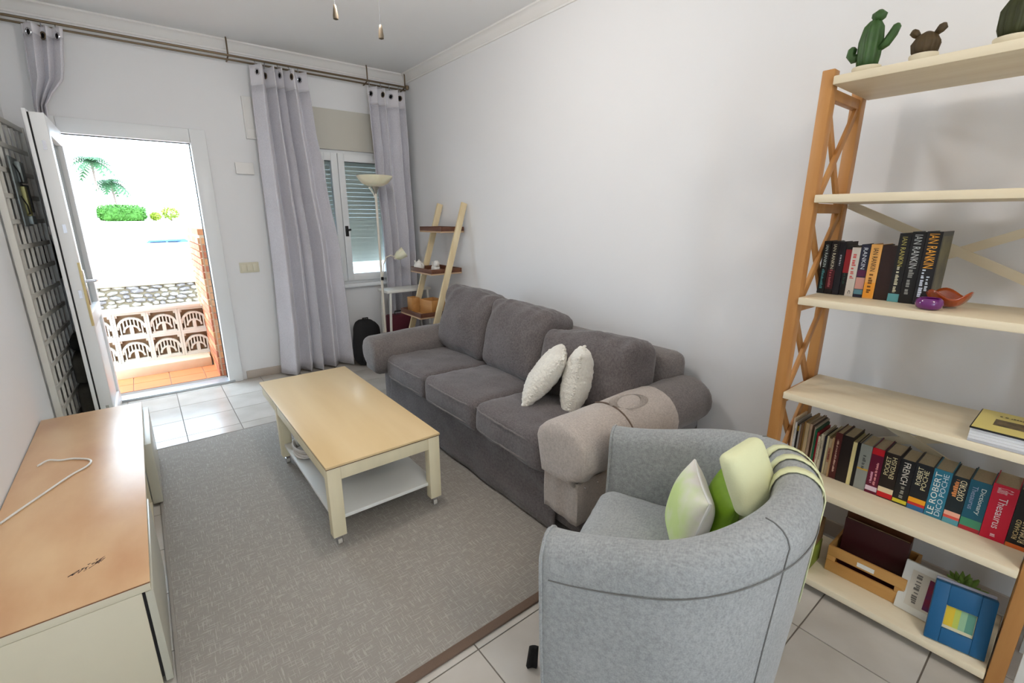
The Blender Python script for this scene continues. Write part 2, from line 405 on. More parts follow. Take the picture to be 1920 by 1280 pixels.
# ------------------------------------------------------------------ window with roller shutter
win = tag(empty('window_1', (0, 0, 0)), kind='structure')
def wb(n, x0, x1, y0, y1, z0, z1, m, bev=.003): return box(n, x0, x1, y0, y1, z0, z1, m, win, bev)
wb('frame', WX0, WX1, 4.77, 4.83, WZ0, WZ0+.05, M_pvc); wb('frame', WX0, WX1, 4.77, 4.83, WZ1-.05, WZ1, M_pvc)
wb('frame', WX0, WX0+.04, 4.77, 4.83, WZ0+.05, WZ1-.05, M_pvc); wb('frame', WX1-.04, WX1, 4.77, 4.83, WZ0+.05, WZ1-.05, M_pvc)
XM = 1.615
for x0, x1 in ((WX0+.03, XM-.003), (XM+.003, WX1-.03)):
    for a, b, c, d in ((x0, x0+.06, WZ0+.03, WZ1-.03), (x1-.06, x1, WZ0+.03, WZ1-.03), (x0+.06, x1-.06, WZ0+.03, WZ0+.10), (x0+.06, x1-.06, WZ1-.10, WZ1-.03)):
        wb('sash', a, b, 4.735, 4.79, c, d, M_pvc)
    wb('pane', x0+.055, x1-.055, 4.758, 4.764, WZ0+.095, WZ1-.095, M_glass, 0)
    wb('gasket', x0+.056, x1-.056, 4.756, 4.757, WZ1-.104, WZ1-.098, M_black, 0)
wb('latch', XM+.015, XM+.045, 4.722, 4.736, 1.27, 1.37, M_black, .004)
tube('latch_handle', [(XM+.03, 4.715, 1.33), (XM+.065, 4.71, 1.335)], .009, M_black, win)
M_shut = mat('shutter_slat', (226, 224, 212), .5)
sl = None; z = WZ0+.22
while z < WZ1-.02:
    if sl is None:
        bm = bmesh.new(); bm_box(bm, -.35, .35, -.006, .006, -.0203, .0203); bmesh.ops.bevel(bm, geom=bm.edges[:], offset=.005, segments=2, affect='EDGES')
        sl = new_mesh_obj('shutter_slat', bm, M_shut, win, True, 40); sl.location = (1.76, 4.90, z)
    else: inst(sl, 'shutter_slat', (1.76, 4.90, z), (0, 0, 0), win)
    z += .041
wb('shutter_box', 1.40, 2.12, YF-.012, YF+.0, WZ1+.0, 2.42, mat('shutter_box_cover', (206, 202, 190), .6))
wb('sill', 1.36, 2.16, YF-.05, YF+.05, WZ0-.035, WZ0+.002, M_pvc, .005)

# ------------------------------------------------------------------ small things on the far wall
t = tag(empty('switch_plate', (.748, YF, 1.02)), 'cream triple light switch plate on wall right of the open door', 'switch')
box('plate', -.077, .077, -.012, 0, -.045, .045, mat('ivory_plastic', (220, 214, 190), .4), t, .004)
for k in range(3): box('rocker', -.066+k*.046, -.026+k*.046, -.017, -.010, -.032, .032, MATS['ivory_plastic'], t, .003)
t = tag(empty('junction_box', (.817, YF, 1.855)), 'small white rectangular box on wall above the light switch', 'box')
box('housing', -.068, .068, -.025, 0, -.045, .045, M_trim, t, .005); box('lid', -.07, .07, -.034, -.024, -.047, .047, M_trim, t, .004)
t = tag(empty('door_chime', (.905, YF, 2.26)), 'tall white chime cover on wall touching the middle curtain', 'chime')
box('housing', -.04, .05, -.03, 0, -.165, .165, M_trim, t, .006); box('grille', -.03, .04, -.033, -.029, -.15, -.09, M_trim, t, .001)
box('front_ridge', -.042, -.034, -.034, 0, -.165, .165, M_trim, t, .002)

# ------------------------------------------------------------------ curtain rod and curtains
rod = tag(empty('curtain_rod', (0, 4.64, 2.69)), 'double bronze curtain rod across the door and window wall', 'curtain rod')
tube('pole', [(XL+.02, 0, 0), (XR-.03, 0, 0)], .0085, M_bronze, rod, 12); tube('pole', [(XL+.02, .035, -.022), (XR-.03, .035, -.022)], .007, M_bronze, rod, 12)
for x in (-.50, .795, 1.93, 2.31):
    bm = bmesh.new(); bm_tube(bm, [(x, 0, -.008), (x, 0, .095), (x, .005, .128)], .006, 8); bm_tube(bm, [(x, 0, -.002), (x, .08, -.02), (x, .108, -.02)], .006, 8)
    bmesh.ops.recalc_face_normals(bm, faces=bm.faces[:]); new_mesh_obj('bracket', bm, M_bronze, rod, True, 50)
lathe('finial', [(0, .02), (.018, .015), (.02, 0), (.014, -.02), (0, -.024)], M_bronze, rod, 16, (XR-.028, 0, 0))
def curtain(label, top, bot, folds, keys, z0, eyelets, seed, amp=.078, hz=.15, y=4.60):
    """keys: list of (z, xl, xr)"""
    root = tag(empty('curtain', (0, 0, 0)), label, 'curtain', 'grey eyelet curtains')
    ztop = top
    def lr(z):
        ks = sorted(keys)
        if z <= ks[0][0]: return ks[0][1:]
        for a, b in zip(ks, ks[1:]):
            if z <= b[0]:
                f = (z-a[0])/(b[0]-a[0]); f = f*f*(3-2*f); return (a[1]+(b[1]-a[1])*f, a[2]+(b[2]-a[2])*f)
        return ks[-1][1:]
    def pt(u, z):
        xl, xr = lr(z)
        ph = folds*2*math.pi*(u+.035*math.sin(u*9+seed))
        low = min(1, max(0, (ztop-z)/2.4))
        w = .62*math.sin(ph)+.25*math.sin(ph+math.sin(ph)*.9)+.22*math.sin(ph*.5+seed*2)+low*.3*math.sin(ph*.5+seed+z*.6)
        x = xl+(xr-xl)*(u+.35/folds/6.28*math.sin(2*ph+.4))
        return Vector((x, y+amp*w*(1+.2*low)+.01*nz((u*4, z, seed), 2), z))
    NU = folds*14
    bm = bmesh.new(); bm_grid(bm, lambda u, v: pt(u, z0+(ztop-hz-z0)*v), NU, 30)
    cl = new_mesh_obj('drape', bm, M_cur, root, True); md = cl.modifiers.new('s', 'SOLIDIFY'); md.thickness = .003
    bm = bmesh.new(); bm_grid(bm, lambda u, v: pt(u, ztop-hz+hz*v)+Vector((0, -.0012, 0)), NU, 5)
    hd = new_mesh_obj('header_band', bm, M_curh, root, True); md = hd.modifiers.new('s', 'SOLIDIFY'); md.thickness = .004
    for k in range(eyelets):
        u = (k+.5)/eyelets; p = pt(u, ztop-.055); p2 = pt(u+.01, ztop-.055); tn = (p2-p); tn.z = 0; tn.normalize()
        nrm = Vector((tn.y, -tn.x, 0));  nrm = nrm if nrm.y < 0 else -nrm
        c = p+nrm*.004; up = Vector((0, 0, 1))
        e = tube('eyelet', [c+(tn*math.cos(a)+up*math.sin(a))*.021 for a in [2*math.pi*i/14 for i in range(14)]], .005, M_bronze if k % 2 else M_chrome, root, 6, True)
        bm = bmesh.new(); vs_ = [bm.verts.new(c-nrm*.001+(tn*math.cos(2*math.pi*i/14)+up*math.sin(2*math.pi*i/14))*.019) for i in range(14)]; bm.faces.new(vs_)
        bmesh.ops.solidify(bm, geom=bm.faces[:], thickness=.001)
        new_mesh_obj('eyelet_hole', bm, M_black, e)
        tube('hook', [c+Vector((0, .01, .02)), c+Vector((0, .02, .05)), Vector((c.x, 4.64, 2.685))], .0035, M_chrome, root, 6)
    return root
curtain('wide grey curtain hanging between the open door and the window', 2.645, .02, 5,
        [(2.65, .935, 1.36), (2.25, .925, 1.385), (1.8, .92, 1.43), (1.1, .915, 1.50), (.5, .90, 1.52), (0, .875, 1.53)], .02, 5, 2.0)
curtain('grey curtain in the corner between the window and the sofa wall', 2.63, .02, 4,
        [(2.65, 1.90, 2.29), (2.0, 1.92, 2.30), (1.2, 1.96, 2.31), (0, 1.96, 2.31)], .03, 4, 4.4, amp=.060)
curtain('narrow grey curtain gathered behind the open door leaf', 2.66, .02, 3,
        [(2.66, -.37, -.165), (2.4, -.385, -.20), (2.15, -.40, -.335), (1.6, -.44, -.40), (0, -.44, -.40)], .12, 3, 1.3, amp=.04, hz=.06, y=4.62)

# ------------------------------------------------------------------ rug
RX0, RX1, RY0, RY1 = -.125, 1.62, 1.11, 3.55
rug = tag(empty('rug', (0, 0, 0)), 'grey crosshatched flat woven rug with brown edge binding', 'rug')
M_bind = mat('brown_binding', (112, 92, 78), .9, bump=.3, bscale=200)
M_rug = rug_material()
box('pile', RX0+.012, RX1-.012, RY0+.035, RY1-.012, .0005, .009, M_rug, rug, .002)
box('binding', RX0, RX1, RY0, RY0+.0355, .0005, .0105, M_bind, rug, .003)
M_edge = mat('grey_overlock_edge', (150, 144, 136), .9, bump=.3, bscale=200)
for x0, x1, y0, y1 in ((RX0, RX1, RY1-.0125, RY1), (RX0, RX0+.0125, RY0+.0355, RY1-.0125), (RX1-.0125, RX1, RY0+.0355, RY1-.0125)): box('edging', x0, x1, y0, y1, .0005, .0095, M_edge, rug, .002)
RZ = .0095

# ================================================================== FURNITURE
# ------------------------------------------------------------------ low TV bench
tv = tag(empty('tv_bench', (-.35, 2.5, 0)), 'long low cream television bench with an oak veneer top', 'cabinet')
def tb(n, x0, x1, y0, y1, z0, z1, m, bev=.0015, p=None): return box(n, x0+.35, x1+.35, y0-2.5, y1-2.5, z0, z1, m, p or tv, bev)
TX0, TX1, TY0, TY1 = -.565, -.135, 1.60, 3.40
tb('top_panel', TX0, TX1, TY0, TY1, .358, .3835, M_cream)
tb('oak_top', TX0, TX1+.001, TY0-.001, TY1+.001, .3872, .390, M_oak, .0006); tb('veneer_edge', TX0+.001, TX1+.0005, TY0-.0005, TY1+.0005, .3835, .3872, mat('brown_veneer_edge', (122, 78, 44), .6), 0)
tb('side_panel', TX0, TX1-.024, TY0+.001, TY0+.018, .0, .3565, M_cream); tb('side_panel', TX0, TX1-.024, TY1-.018, TY1-.001, .0, .3565, M_cream); tb('gap_shade_strip', TX0+.02, TX1-.017, TY0+.006, TY0+.016, .03, .3575, M_black, 0)  # black strip put in for the shade between side panel and drawer front
tb('bottom_panel', TX0, TX1-.018, TY0+.018, TY1-.018, .02, .038, M_cream)
tb('back_panel', TX0, TX0+.006, TY0+.018, TY1-.018, .038, .362, M_cream)
for y in (2.19, 2.79): tb('divider', TX0+.006, TX1-.02, y, y+.018, .038, .362, M_cream)
M_front = mat('grey_gloss_front', (196, 194, 178), .3)
d1 = tb('drawer_front', TX1-.016, TX1+.004, TY0+.001, TY0+.605, .012, .355, M_front)
d2 = tb('drawer_front', TX1-.016, TX1+.026, TY1-.60, TY1, .02, .352, M_front)
tb('drawer_box', TX0+.05, TX1-.016, TY0+.03, TY0+.575, .06, .20, M_cream, .001, None)
tb('niche_shelf', TX0+.006, TX1-.03, 2.208, 2.79, .19, .205, M_cream)
bm = bmesh.new()
for k in range(26):
    a = rnd.uniform(-1, 1); x = .045*a+rnd.gauss(0, .003); y = .02*a+rnd.gauss(0, .006)
    l = rnd.uniform(.004, .012); w = rnd.uniform(.0012, .003); an = rnd.uniform(.3, 1.2)
    q = [bm.verts.new((x+dx*math.cos(an)-dy*math.sin(an), y+dx*math.sin(an)+dy*math.cos(an), 0)) for dx, dy in ((-l, -w), (l, -w*.3), (l*.8, w*.4), (-l, w))]
    bm.faces.new(q)
bmesh.ops.recalc_face_normals(bm, faces=bm.faces[:])
st = new_mesh_obj('ink_stain', bm, mat('dark_ink', (58, 40, 40), .8), tv); st.location = (-.283+.35, 1.793-2.5, .3903); st['label'] = 'dark scratched ink stain'
adp = tag(empty('power_adapter', (-.175, 2.33, .205)), 'small white adapter box in the open niche of the television bench', 'adapter')
box('housing', -.02, .02, -.05, .05, .0005, .075, M_white, adp, .006); box('plug', -.012, .012, -.066, -.05, .02, .045, M_white, adp, .003)
tube('cable', [(-.02, 0, .03), (-.06, 0, .01), (-.12, .02, .006), (-.2, .05, .006)], .003, M_white, adp, 6)
cab = tube('cable', smooth_pts([(-.50, 2.72, .40), (-.47, 2.76, .40), (-.43, 2.74, .395), (-.38, 2.72, .3955), (-.325, 2.66, .3955), (-.33, 2.60, .3955), (-.38, 2.54, .3955), (-.44, 2.44, .3955), (-.50, 2.34, .3955), (-.545, 2.26, .3955)]), .0042, M_white)
tag(cab, 'thin white cable lying in a loop on the oak bench top', 'cable')

# ------------------------------------------------------------------ coffee table
ct = tag(empty('coffee_table', (.75, 2.5, 0)), 'cream coffee table with a birch top, lower shelf and castors', 'table')
def cb(n, x0, x1, y0, y1, z0, z1, m, bev=.002, p=None): return box(n, x0-.75, x1-.75, y0-2.5, y1-2.5, z0, z1, m, p or ct, bev)
M_ctop = M_birch; M_cleg = mat('pale_cream_wood', (236, 224, 190), .45, var=.08, vscale=20, stretch=(1, 1, .1))
A0, A1, B0, B1 = .475, 1.03, 1.89, 3.26
cb('table_top', A0, A1, B0, B1, .405, .416, M_ctop); cb('edge_line', A0+.001, A1-.001, B0+.001, B1-.001, .402, .405, mat('dark_glue_line', (86, 60, 40), .7), 0)
for x0, x1, y0, y1 in ((A0+.063, A1-.063, B0+.005, B0+.025), (A0+.006, A1-.006, B1-.05, B1-.028), (A0+.005, A0+.025, B0+.05, 2.82), (A1-.025, A1-.005, B0+.05, 2.82), (A0+.005, A0+.025, 2.87, B1-.05), (A1-.025, A1-.005, 2.87, B1-.05)):
    cb('apron', x0, x1, y0, y1, .340, .4015, M_cleg)
def castor(x, y):
    c = empty('castor', (x-.75, y-2.5, 0)); c.parent = ct
    bm = bmesh.new(); bm_box(bm, -.012, .012, -.014, .014, .045, .062); bm_box(bm, -.013, -.0105, -.012, .012, .018, .046); bm_box(bm, .0105, .013, -.012, .012, .018, .046)
    new_mesh_obj('fork', bm, M_chrome, c)
    bm = bmesh.new(); bmesh.ops.create_cone(bm, cap_ends=True, segments=18, radius1=.0165, radius2=.0165, depth=.019, matrix=Matrix.Translation((0, .004, .027)) @ Matrix.Rotation(R(90), 4, 'Y'))
    new_mesh_obj('wheel', bm, mat('castor_wheel', (206, 200, 190), .4), c, True, 40)
LEGS = ((A0+.003, A0+.063, B0+.003, B0+.05), (A1-.063, A1-.003, B0+.003, B0+.05), (A0+.003, A0+.063, 2.82, 2.87), (A1-.063, A1-.003, 2.82, 2.87))
for x0, x1, y0, y1 in LEGS:
    cb('leg', x0, x1, y0, y1, .062, .402, M_cleg, .003); castor((x0+x1)/2, (y0+y1)/2)
cb('lower_shelf', A0+.02, A1-.02, B0+.03, 2.86, .128, .146, M_white)
cord = tag(empty('cord_coil', (.56, 2.62, .147)), 'white coiled cord on the lower shelf of the coffee table', 'cord')
tube('coil', [(.05*math.cos(a)*(1+.1*math.sin(a*.37)), .10*math.sin(a)*(1+.07*math.cos(a*.61)), .010+.0022*a) for a in [i*.33 for i in range(76)]], .0075, mat('white_cord', (216, 208, 200), .7), cord, 7)
cushion('plug_block', .022, .035, .02, .008, M_white, cord, 0, 0, n=6, loc=(-.01, .06, .062))

# ------------------------------------------------------------------ sofa
SX0, SX1 = 1.33, 2.29
sofa = tag(empty('sofa', (1.8, 2.3, RZ+.001)), 'charcoal fabric three seat sofa with rolled arms along the white wall', 'sofa')
SP = Vector((1.8, 2.3, RZ+.001))
def sp(o):   # shift a part authored in world space to the sofa's frame
    for v in o.data.vertices: v.co -= SP
    o.parent = sofa; return o
YI0, YI1 = 1.405, 3.135            # inside faces of the arms
# base with a loose, slightly pleated skirt
def skirt_pt(u, v):
    # u runs along the front and round the ends, v bottom->top
    y = YI0-.05+(YI1-YI0+.1)*u; z = RZ+.012+(.335-.012)*v
    f = (1-v)
    x = SX0+.02-.03*f+.012*nz((u*5, v*1.5, 3.1), 1.5)
    x -= .010*math.sin(v*13-u*9+2.5*nz((u*3, v, 1), 2))*(.35+.65*u*0+.65*(1-u))*(1-abs(2*v-1)**2)
    return Vector((x, y, z))
bm = bmesh.new(); bm_grid(bm, skirt_pt, 90, 14)
sk = sp(new_mesh_obj('skirt', bm, M_sofa, None, True)); md = sk.modifiers.new('s', 'SOLIDIFY'); md.thickness = .006; md.offset = -1
sp(box('base', SX0+.045, SX1, YI0-.04, YI1+.04, RZ+.06, .31, M_sofa, None, .02))
sp(box('back_frame', SX1-.20, SX1, YI0-.08, YI1+.08, RZ+.05, .74, M_sofa_arm, None, .06, 4))
# arms: rolled section
AO = .122
def roll_ring(y_in, s, k=1.0, dz=0.0, grow=0.0):
    pts = [(.0-grow*.3, .345), (-.012-grow, .40)]
    for i in range(0, 15):
        a = R(168-i*(168+62)/14); pts.append((AO+(.150+grow)*math.cos(a), .485+dz+(.125+grow)*math.sin(a)))
    pts += [(.195, .345)]
    cy, cz = AO, .475
    return [(y_in+s*(cy+(y-cy)*k), cz+(z-cz)*k) for y, z in pts]
def arm(y_in, s, x0, seed):
    secs = []
    for x, k in ((x0-.004, .55), (x0, .80), (x0+.010, .92), (x0+.03, .98), (x0+.06, 1.0)): secs.append((x, roll_ring(y_in, s, k)))
    n = 30
    for i in range(1, n+1): secs.append((x0+.06+(SX1-.10-x0-.06)*i/n, roll_ring(y_in, s, 1, .02*i/n)))
    for d, k in ((.035, .97), (.06, .90), (.07, .8)): secs.append((SX1-.10+d, roll_ring(y_in, s, k, .02)))
    sp(extrude_x('arm', secs, M_sofa_arm, None, True, .008, seed))
    y0, y1 = sorted((y_in+s*.002, y_in+s*.185))
    sp(box('arm_panel', 1.345, SX1-.02, y0, y1, RZ+.05, .37, M_sofa, None, .02, 3))
arm(YI1, 1, 1.21, 3.0); arm(YI0, -1, 1.285, 5.0)
for x, y in ((1.40, 1.30), (1.40, 3.24), (2.2, 1.30), (2.2, 3.24)):
    bm = bmesh.new(); bm_lathe(bm, [(.018, 0), (.026, .05), (.026, .06)], 14); lg = new_mesh_obj('leg', bm, M_black, sofa, True, 40); lg.location = Vector((x, y, RZ))-SP+Vector((0, 0, .001))
cw = (YI1-YI0)/3
for k in range(3):
    yc = YI0+cw*(k+.5)
    lc = Vector((1.615, yc, .378))-SP; rc = (0, R(2.0), R((-1, .5, 1)[k]))
    sc = cushion('seat_cushion', .325, cw/2+.003, .090, .042, M_sofa, sofa, .020, .009, 6.5, 11+k*3, 26, .012, lc, rc)
    for zz in (-.052, .056): tube('welt', [(-.325+.02*(abs(t)**8)-.010*(1-t*t), t*(cw/2-.004), zz+.004*nz((t*3, zz, k), 2)) for t in [i/12-1 for i in range(25)]], .0045, M_sofa_arm, sc, 6)
for k in range(3):
    yc = YI0+cw*(k+.5)
    rz = (R(3), R(-2), R(2))[k]; dzz = (-.04, .015, .035)[k]
    bcu = cushion('back_cushion', .12, cw/2+(.035, .018, .012)[k], (.205, .23, .235)[k], .062, M_sofa, sofa, .02, .016, 5.5, 31+k*4, 30, .06, Vector((1.90, yc+(-.015, .01, .02)[k], .650+dzz))-SP, (R((-4, 1, 3)[k]), R(15), rz))
    for v in bcu.data.vertices:      # creases pulled in near the top corners
        t_ = max(0, v.co.z/.23); v.co.x -= .010*t_*math.sin(v.co.y*55+v.co.z*30+3*nz(v.co, 6, k))*abs(v.co.y)/.29
# stitched welts on cushion fronts
def welt(pts): 
    o = tube('welt', [Vector(p)-SP for p in pts], .004, M_sofa_arm, sofa, 6); return o

# arm cover on the near arm
cov = tag(empty('arm_cover', (1.6, 1.3, .3)), 'beige armrest cover with a loop handle draped on the near sofa arm', 'arm cover')
CP = Vector((1.6, 1.3, .3))
bm = bmesh.new(); g = []
secs = [(1.262, .60), (1.264, .84), (1.270, .93), (1.285, .985), (1.305, 1.0)]+[(1.305+.60*i/26, 1.0) for i in range(1, 27)]
for x, k in secs:
    ring = roll_ring(YI0, -1, k, .02*(x-1.3), .011); row = []
    for n_, (y, z) in enumerate(ring):
        p = Vector((x, y, z)); w = math.exp(-((x-1.29)/.09)**2)
        p += Vector((nz(p, 10, 2), nz(p, 10, 4), nz(p, 10, 6)))*.004
        p.y -= .010*w*math.sin(z*95+x*40)*max(0, min(1, (.56-z)*8)); p.x -= .006*w*math.sin(z*120+y*30)*(k > .8)
        row.append(bm.verts.new(p-CP))
    g.append(row)
for a, b in zip(g, g[1:]):
    for k in range(len(a)): bm.faces.new((a[k], a[(k+1) % len(a)], b[(k+1) % len(a)], b[k]))
bm.faces.new(g[0])
bmesh.ops.recalc_face_normals(bm, faces=bm.faces[:])
o = new_mesh_obj('cloth', bm, M_cover, cov, True)
# hanging flap: across the front and along the outer side
def flapw(u, v):
    z = .155+(.36-.155)*v
    if u < .3: f = u/.3; x, y = 1.300, YI0+.004-.200*f
    else: f = (u-.3)/.7; x, y = 1.300+.62*f, YI0-.196-.008
    return Vector((x+.004*math.sin(u*40), y+.004*math.sin(u*33+v*3), z+.004*math.sin(u*20)))-CP
bm = bmesh.new(); bm_grid(bm, flapw, 61, 8); bmesh.ops.recalc_face_normals(bm, faces=bm.faces[:])
o = new_mesh_obj('hanging_flap', bm, M_cover, cov, True, 50); md = o.modifiers.new('s', 'SOLIDIFY'); md.thickness = .004
pts = []
for i in range(13):
    a = R(120-i*150/12); pts.append(Vector((1.572, YI0-(AO+.163*math.cos(a)), .490+.138*math.sin(a)))-CP)
tube('strap_seam', pts, .004, mat('brown_seam', (104, 88, 76), .8), cov, 6)
bm = bmesh.new(); cc = Vector((1.625, 1.215, .650))-CP
def loop(u, v):
    a = 2*math.pi*u; return cc+Vector((.056*math.cos(a)+(v-.5)*.026, -.042*math.cos(a)-(v-.5)*.026, .036*math.sin(a)+.006*math.cos(a)))
bm_grid(bm, loop, 28, 4, True); bmesh.ops.recalc_face_normals(bm, faces=bm.faces[:])
o = new_mesh_obj('loop_handle', bm, M_cover, cov, True); md = o.modifiers.new('s', 'SOLIDIFY'); md.thickness = .003
for x, z in ((1.34, .33), (1.42, .33)):
    s = lathe('rivet', [(0, .003), (.005, .002), (.006, 0)], M_chrome, cov, 10); s.location = Vector((x, YI0-.209, z))-CP; s.rotation_euler = (R(90), 0, 0)

# fluffy cushions on the sofa
def fluffy(label, loc, rot, w, h, t, seed):
    o = new_mesh_obj('fluffy_cushion', pillow_bm(w, h, t, 44, .05, .006, 8, seed, .12, .006), M_fluff, None, True)
    o.location = loc; o.rotation_euler = rot
    tag(o, label, 'cushion', 'cream fluffy cushions')
    bm = bmesh.new(); r2 = random.Random(seed)
    for s in range(120):
        q = s/120*4; e = int(q); f = (q-e)*2-1
        u, v_ = ((f, -1), (1, f), (-f, 1), (-1, -f))[e]
        x = u*w/2*.985*(1-.05*(1-v_*v_)*abs(u)); z = v_*h/2*.985*(1-.05*(1-u*u)*abs(v_))
        bmesh.ops.create_icosphere(bm, subdivisions=1, radius=r2.uniform(.006, .010), matrix=Matrix.Translation((x+r2.uniform(-.004, .004), r2.uniform(-.008, .008), z+r2.uniform(-.004, .004))))
    e = new_mesh_obj('pompom_edging', bm, M_fluff, o, True); e['kind'] = 'stuff'
    return o
def lean_rot(hx, hy, lean):
    a = Vector((hx, hy, 0)).normalized(); up = Vector((0, 0, 1)); side = Vector((a.y, -a.x, 0))
    z = (up*math.cos(lean)+side*math.sin(lean)).normalized(); y = z.cross(a)
    return Matrix((a, y, z)).transposed().to_euler()
fluffy('cream fluffy cushion leaning left, nearest the middle of the sofa', (1.655, 1.805, .615), lean_rot(.75, .66, R(36)), .33, .35, .14, 3)
fluffy('cream fluffy cushion standing upright beside the near sofa arm', (1.74, 1.64, .615), lean_rot(.80, .60, R(10)), .33, .36, .155, 8)

# ------------------------------------------------------------------ armchair
ACX, ACY, ACR = 1.195, .648, .428
ch = tag(empty('armchair', (ACX, ACY, 0), ACR), 'light grey fabric tub armchair beside the bookcase', 'armchair')
HW, HD, TH = .388, .3135, .115
def upath(s):
    """s in 0..1: from the near arm's front round the back to the far arm's front (outer plan)"""
    # straight arm, rounded back
    Ls = .266; r_ = .361; arc = math.pi/2*r_; back = 2*(HW-r_); tot = 2*Ls+2*arc+back
    d = s*tot
    y1 = HD-Ls
    if d < Ls: return Vector((-HW, HD-d, 0)), Vector((-1, 0, 0))
    d -= Ls
    if d < arc:
        a = d/r_; c = Vector((-HW+r_, y1, 0)); n_ = Vector((-math.cos(a), -math.sin(a), 0)); return c+n_*r_, n_
    d -= arc
    if d < back: return Vector((-HW+r_+d, y1-r_, 0)), Vector((0, -1, 0))
    d -= back
    if d < arc:
        a = d/r_; c = Vector((HW-r_, y1, 0)); n_ = Vector((math.sin(a), -math.cos(a), 0)); return c+n_*r_, n_
    d -= arc
    return Vector((HW, y1+d, 0)), Vector((1, 0, 0))
def rim_h(s):
    f = math.sin(math.pi*min(1, max(0, s)))**1.6
    return .653+.144*f-.03*(1-min(1, s*3))
def shell_ring(s):
    p, n_ = upath(s); H = rim_h(s); pts = []
    flare = .012*math.sin(math.pi*s)**.7
    for z, off in ((.015, -.035), (.10, -.028), (.25, -.016), (.42, -.005), (H-.075, flare*.8)): pts.append(p+n_*off*(1 if z < .5 else 1)+Vector((0, 0, z)))
    cz = H-.062; hw = TH/2
    for i in range(9):
        a = R(10+160*i/8); pts.append(p+n_*(flare-hw+hw*math.cos(a))+Vector((0, 0, cz+.062*math.sin(a))))
    for z, off in ((H-.12, -TH-.004), (.40, -TH-.01), (.28, -TH-.012)): pts.append(p+n_*(flare*.6*(z > .4)+off)+Vector((0, 0, z)))
    pts.append(p+n_*(-TH-.01)+Vector((0, 0, .015)))
    return [q+Vector((nz(q, 5, 3), nz(q, 5, 7), 0))*.005*min(1, q.z*3) for q in pts]
bm = bmesh.new(); NS = 72; rings = [[bm.verts.new(q) for q in shell_ring(i/NS)] for i in range(NS+1)]
for a, b in zip(rings, rings[1:]):
    n = len(a)
    for k in range(n): bm.faces.new((a[k], a[(k+1) % n], b[(k+1) % n], b[k]))
for r_, sg in ((rings[0], 1), (rings[-1], -1)):
    # softly domed arm fronts
    ctr = Vector((0, 0, 0))
    inner = [bm.verts.new(v.co+Vector((0, .014, 0))+(Vector((sum(q.co.x for q in r_)/len(r_), v.co.y, v.co.z))-v.co)*.22) for v in r_]
    n = len(r_)
    for k in range(n): bm.faces.new((r_[k], r_[(k+1) % n], inner[(k+1) % n], inner[k]))
    bm.faces.new(inner)
bmesh.ops.recalc_face_normals(bm, faces=bm.faces[:])
new_mesh_obj('shell', bm, M_chair, ch, True, 55)
# seams: under the rim all round, down the rear quarter, and round the arm fronts
def seam(fn, n=60, r_=.0018): return tube('seam', [fn(i/n) for i in range(n+1)], r_, M_seam, ch, 5)
def rimseam(u):
    s = .01+.98*u; p, n_ = upath(s); return p+n_*(.012*math.sin(math.pi*s)**.7*.8-.001)+Vector((0, 0, rim_h(s)-.11))+n_*.002
seam(rimseam, 80)
for s0 in (.33, .67):
    def vs_(u, s0=s0):
        q = shell_ring(s0+.012*math.sin(u*3)); i = u*9; k = min(int(i), 8); f = i-k; p, n_ = upath(s0)
        return q[k].lerp(q[k+1], f)+n_*.001+Vector((0, 0, .001))
    seam(vs_, 40)
for r0 in (0.0, 1.0):
    q = shell_ring(r0); tube('piping', [v+Vector((0, .006, 0)) for v in q[1:-2]], .005, M_chair, ch, 6)
# seat: base and loose cushion
box('seat_base', -HW+TH-.0, HW-TH+.0, -HD+.10, HD-.005, .02, .30, M_chair, ch, .015)
cushion('seat_cushion', HW-TH+.004, .25, .075, .055, M_chair, ch, .022, .006, 6, 51, 22, 0, (0, .090, .345), (R(2), 0, 0))
for x in (-.3, .3):
    for y in (-.17, .25):
        bm = bmesh.new(); bm_lathe(bm, [(.016, 0.0), (.02, .03)], 12); l_ = new_mesh_obj('foot', bm, M_black, ch, True, 40); l_.location = (x, y, .0005)
# black cloth strap peeping out under the front of the chair
bm = bmesh.new()
bm_grid(bm, lambda u, v: Vector((-.016+.030*u*(1-.35*v)+.012*v, .004*math.sin(u*3.1), .002+.075*v)), 6, 10)
o = new_mesh_obj('dark_strap', bm, M_blackfab, None, True); md = o.modifiers.new('s', 'SOLIDIFY'); md.thickness = .012
o.location = (.803, .912, .002); o.rotation_euler = (R(-6), 0, R(-38)); tag(o, 'short dark fabric strap hanging at the foot of the grey armchair', 'strap')
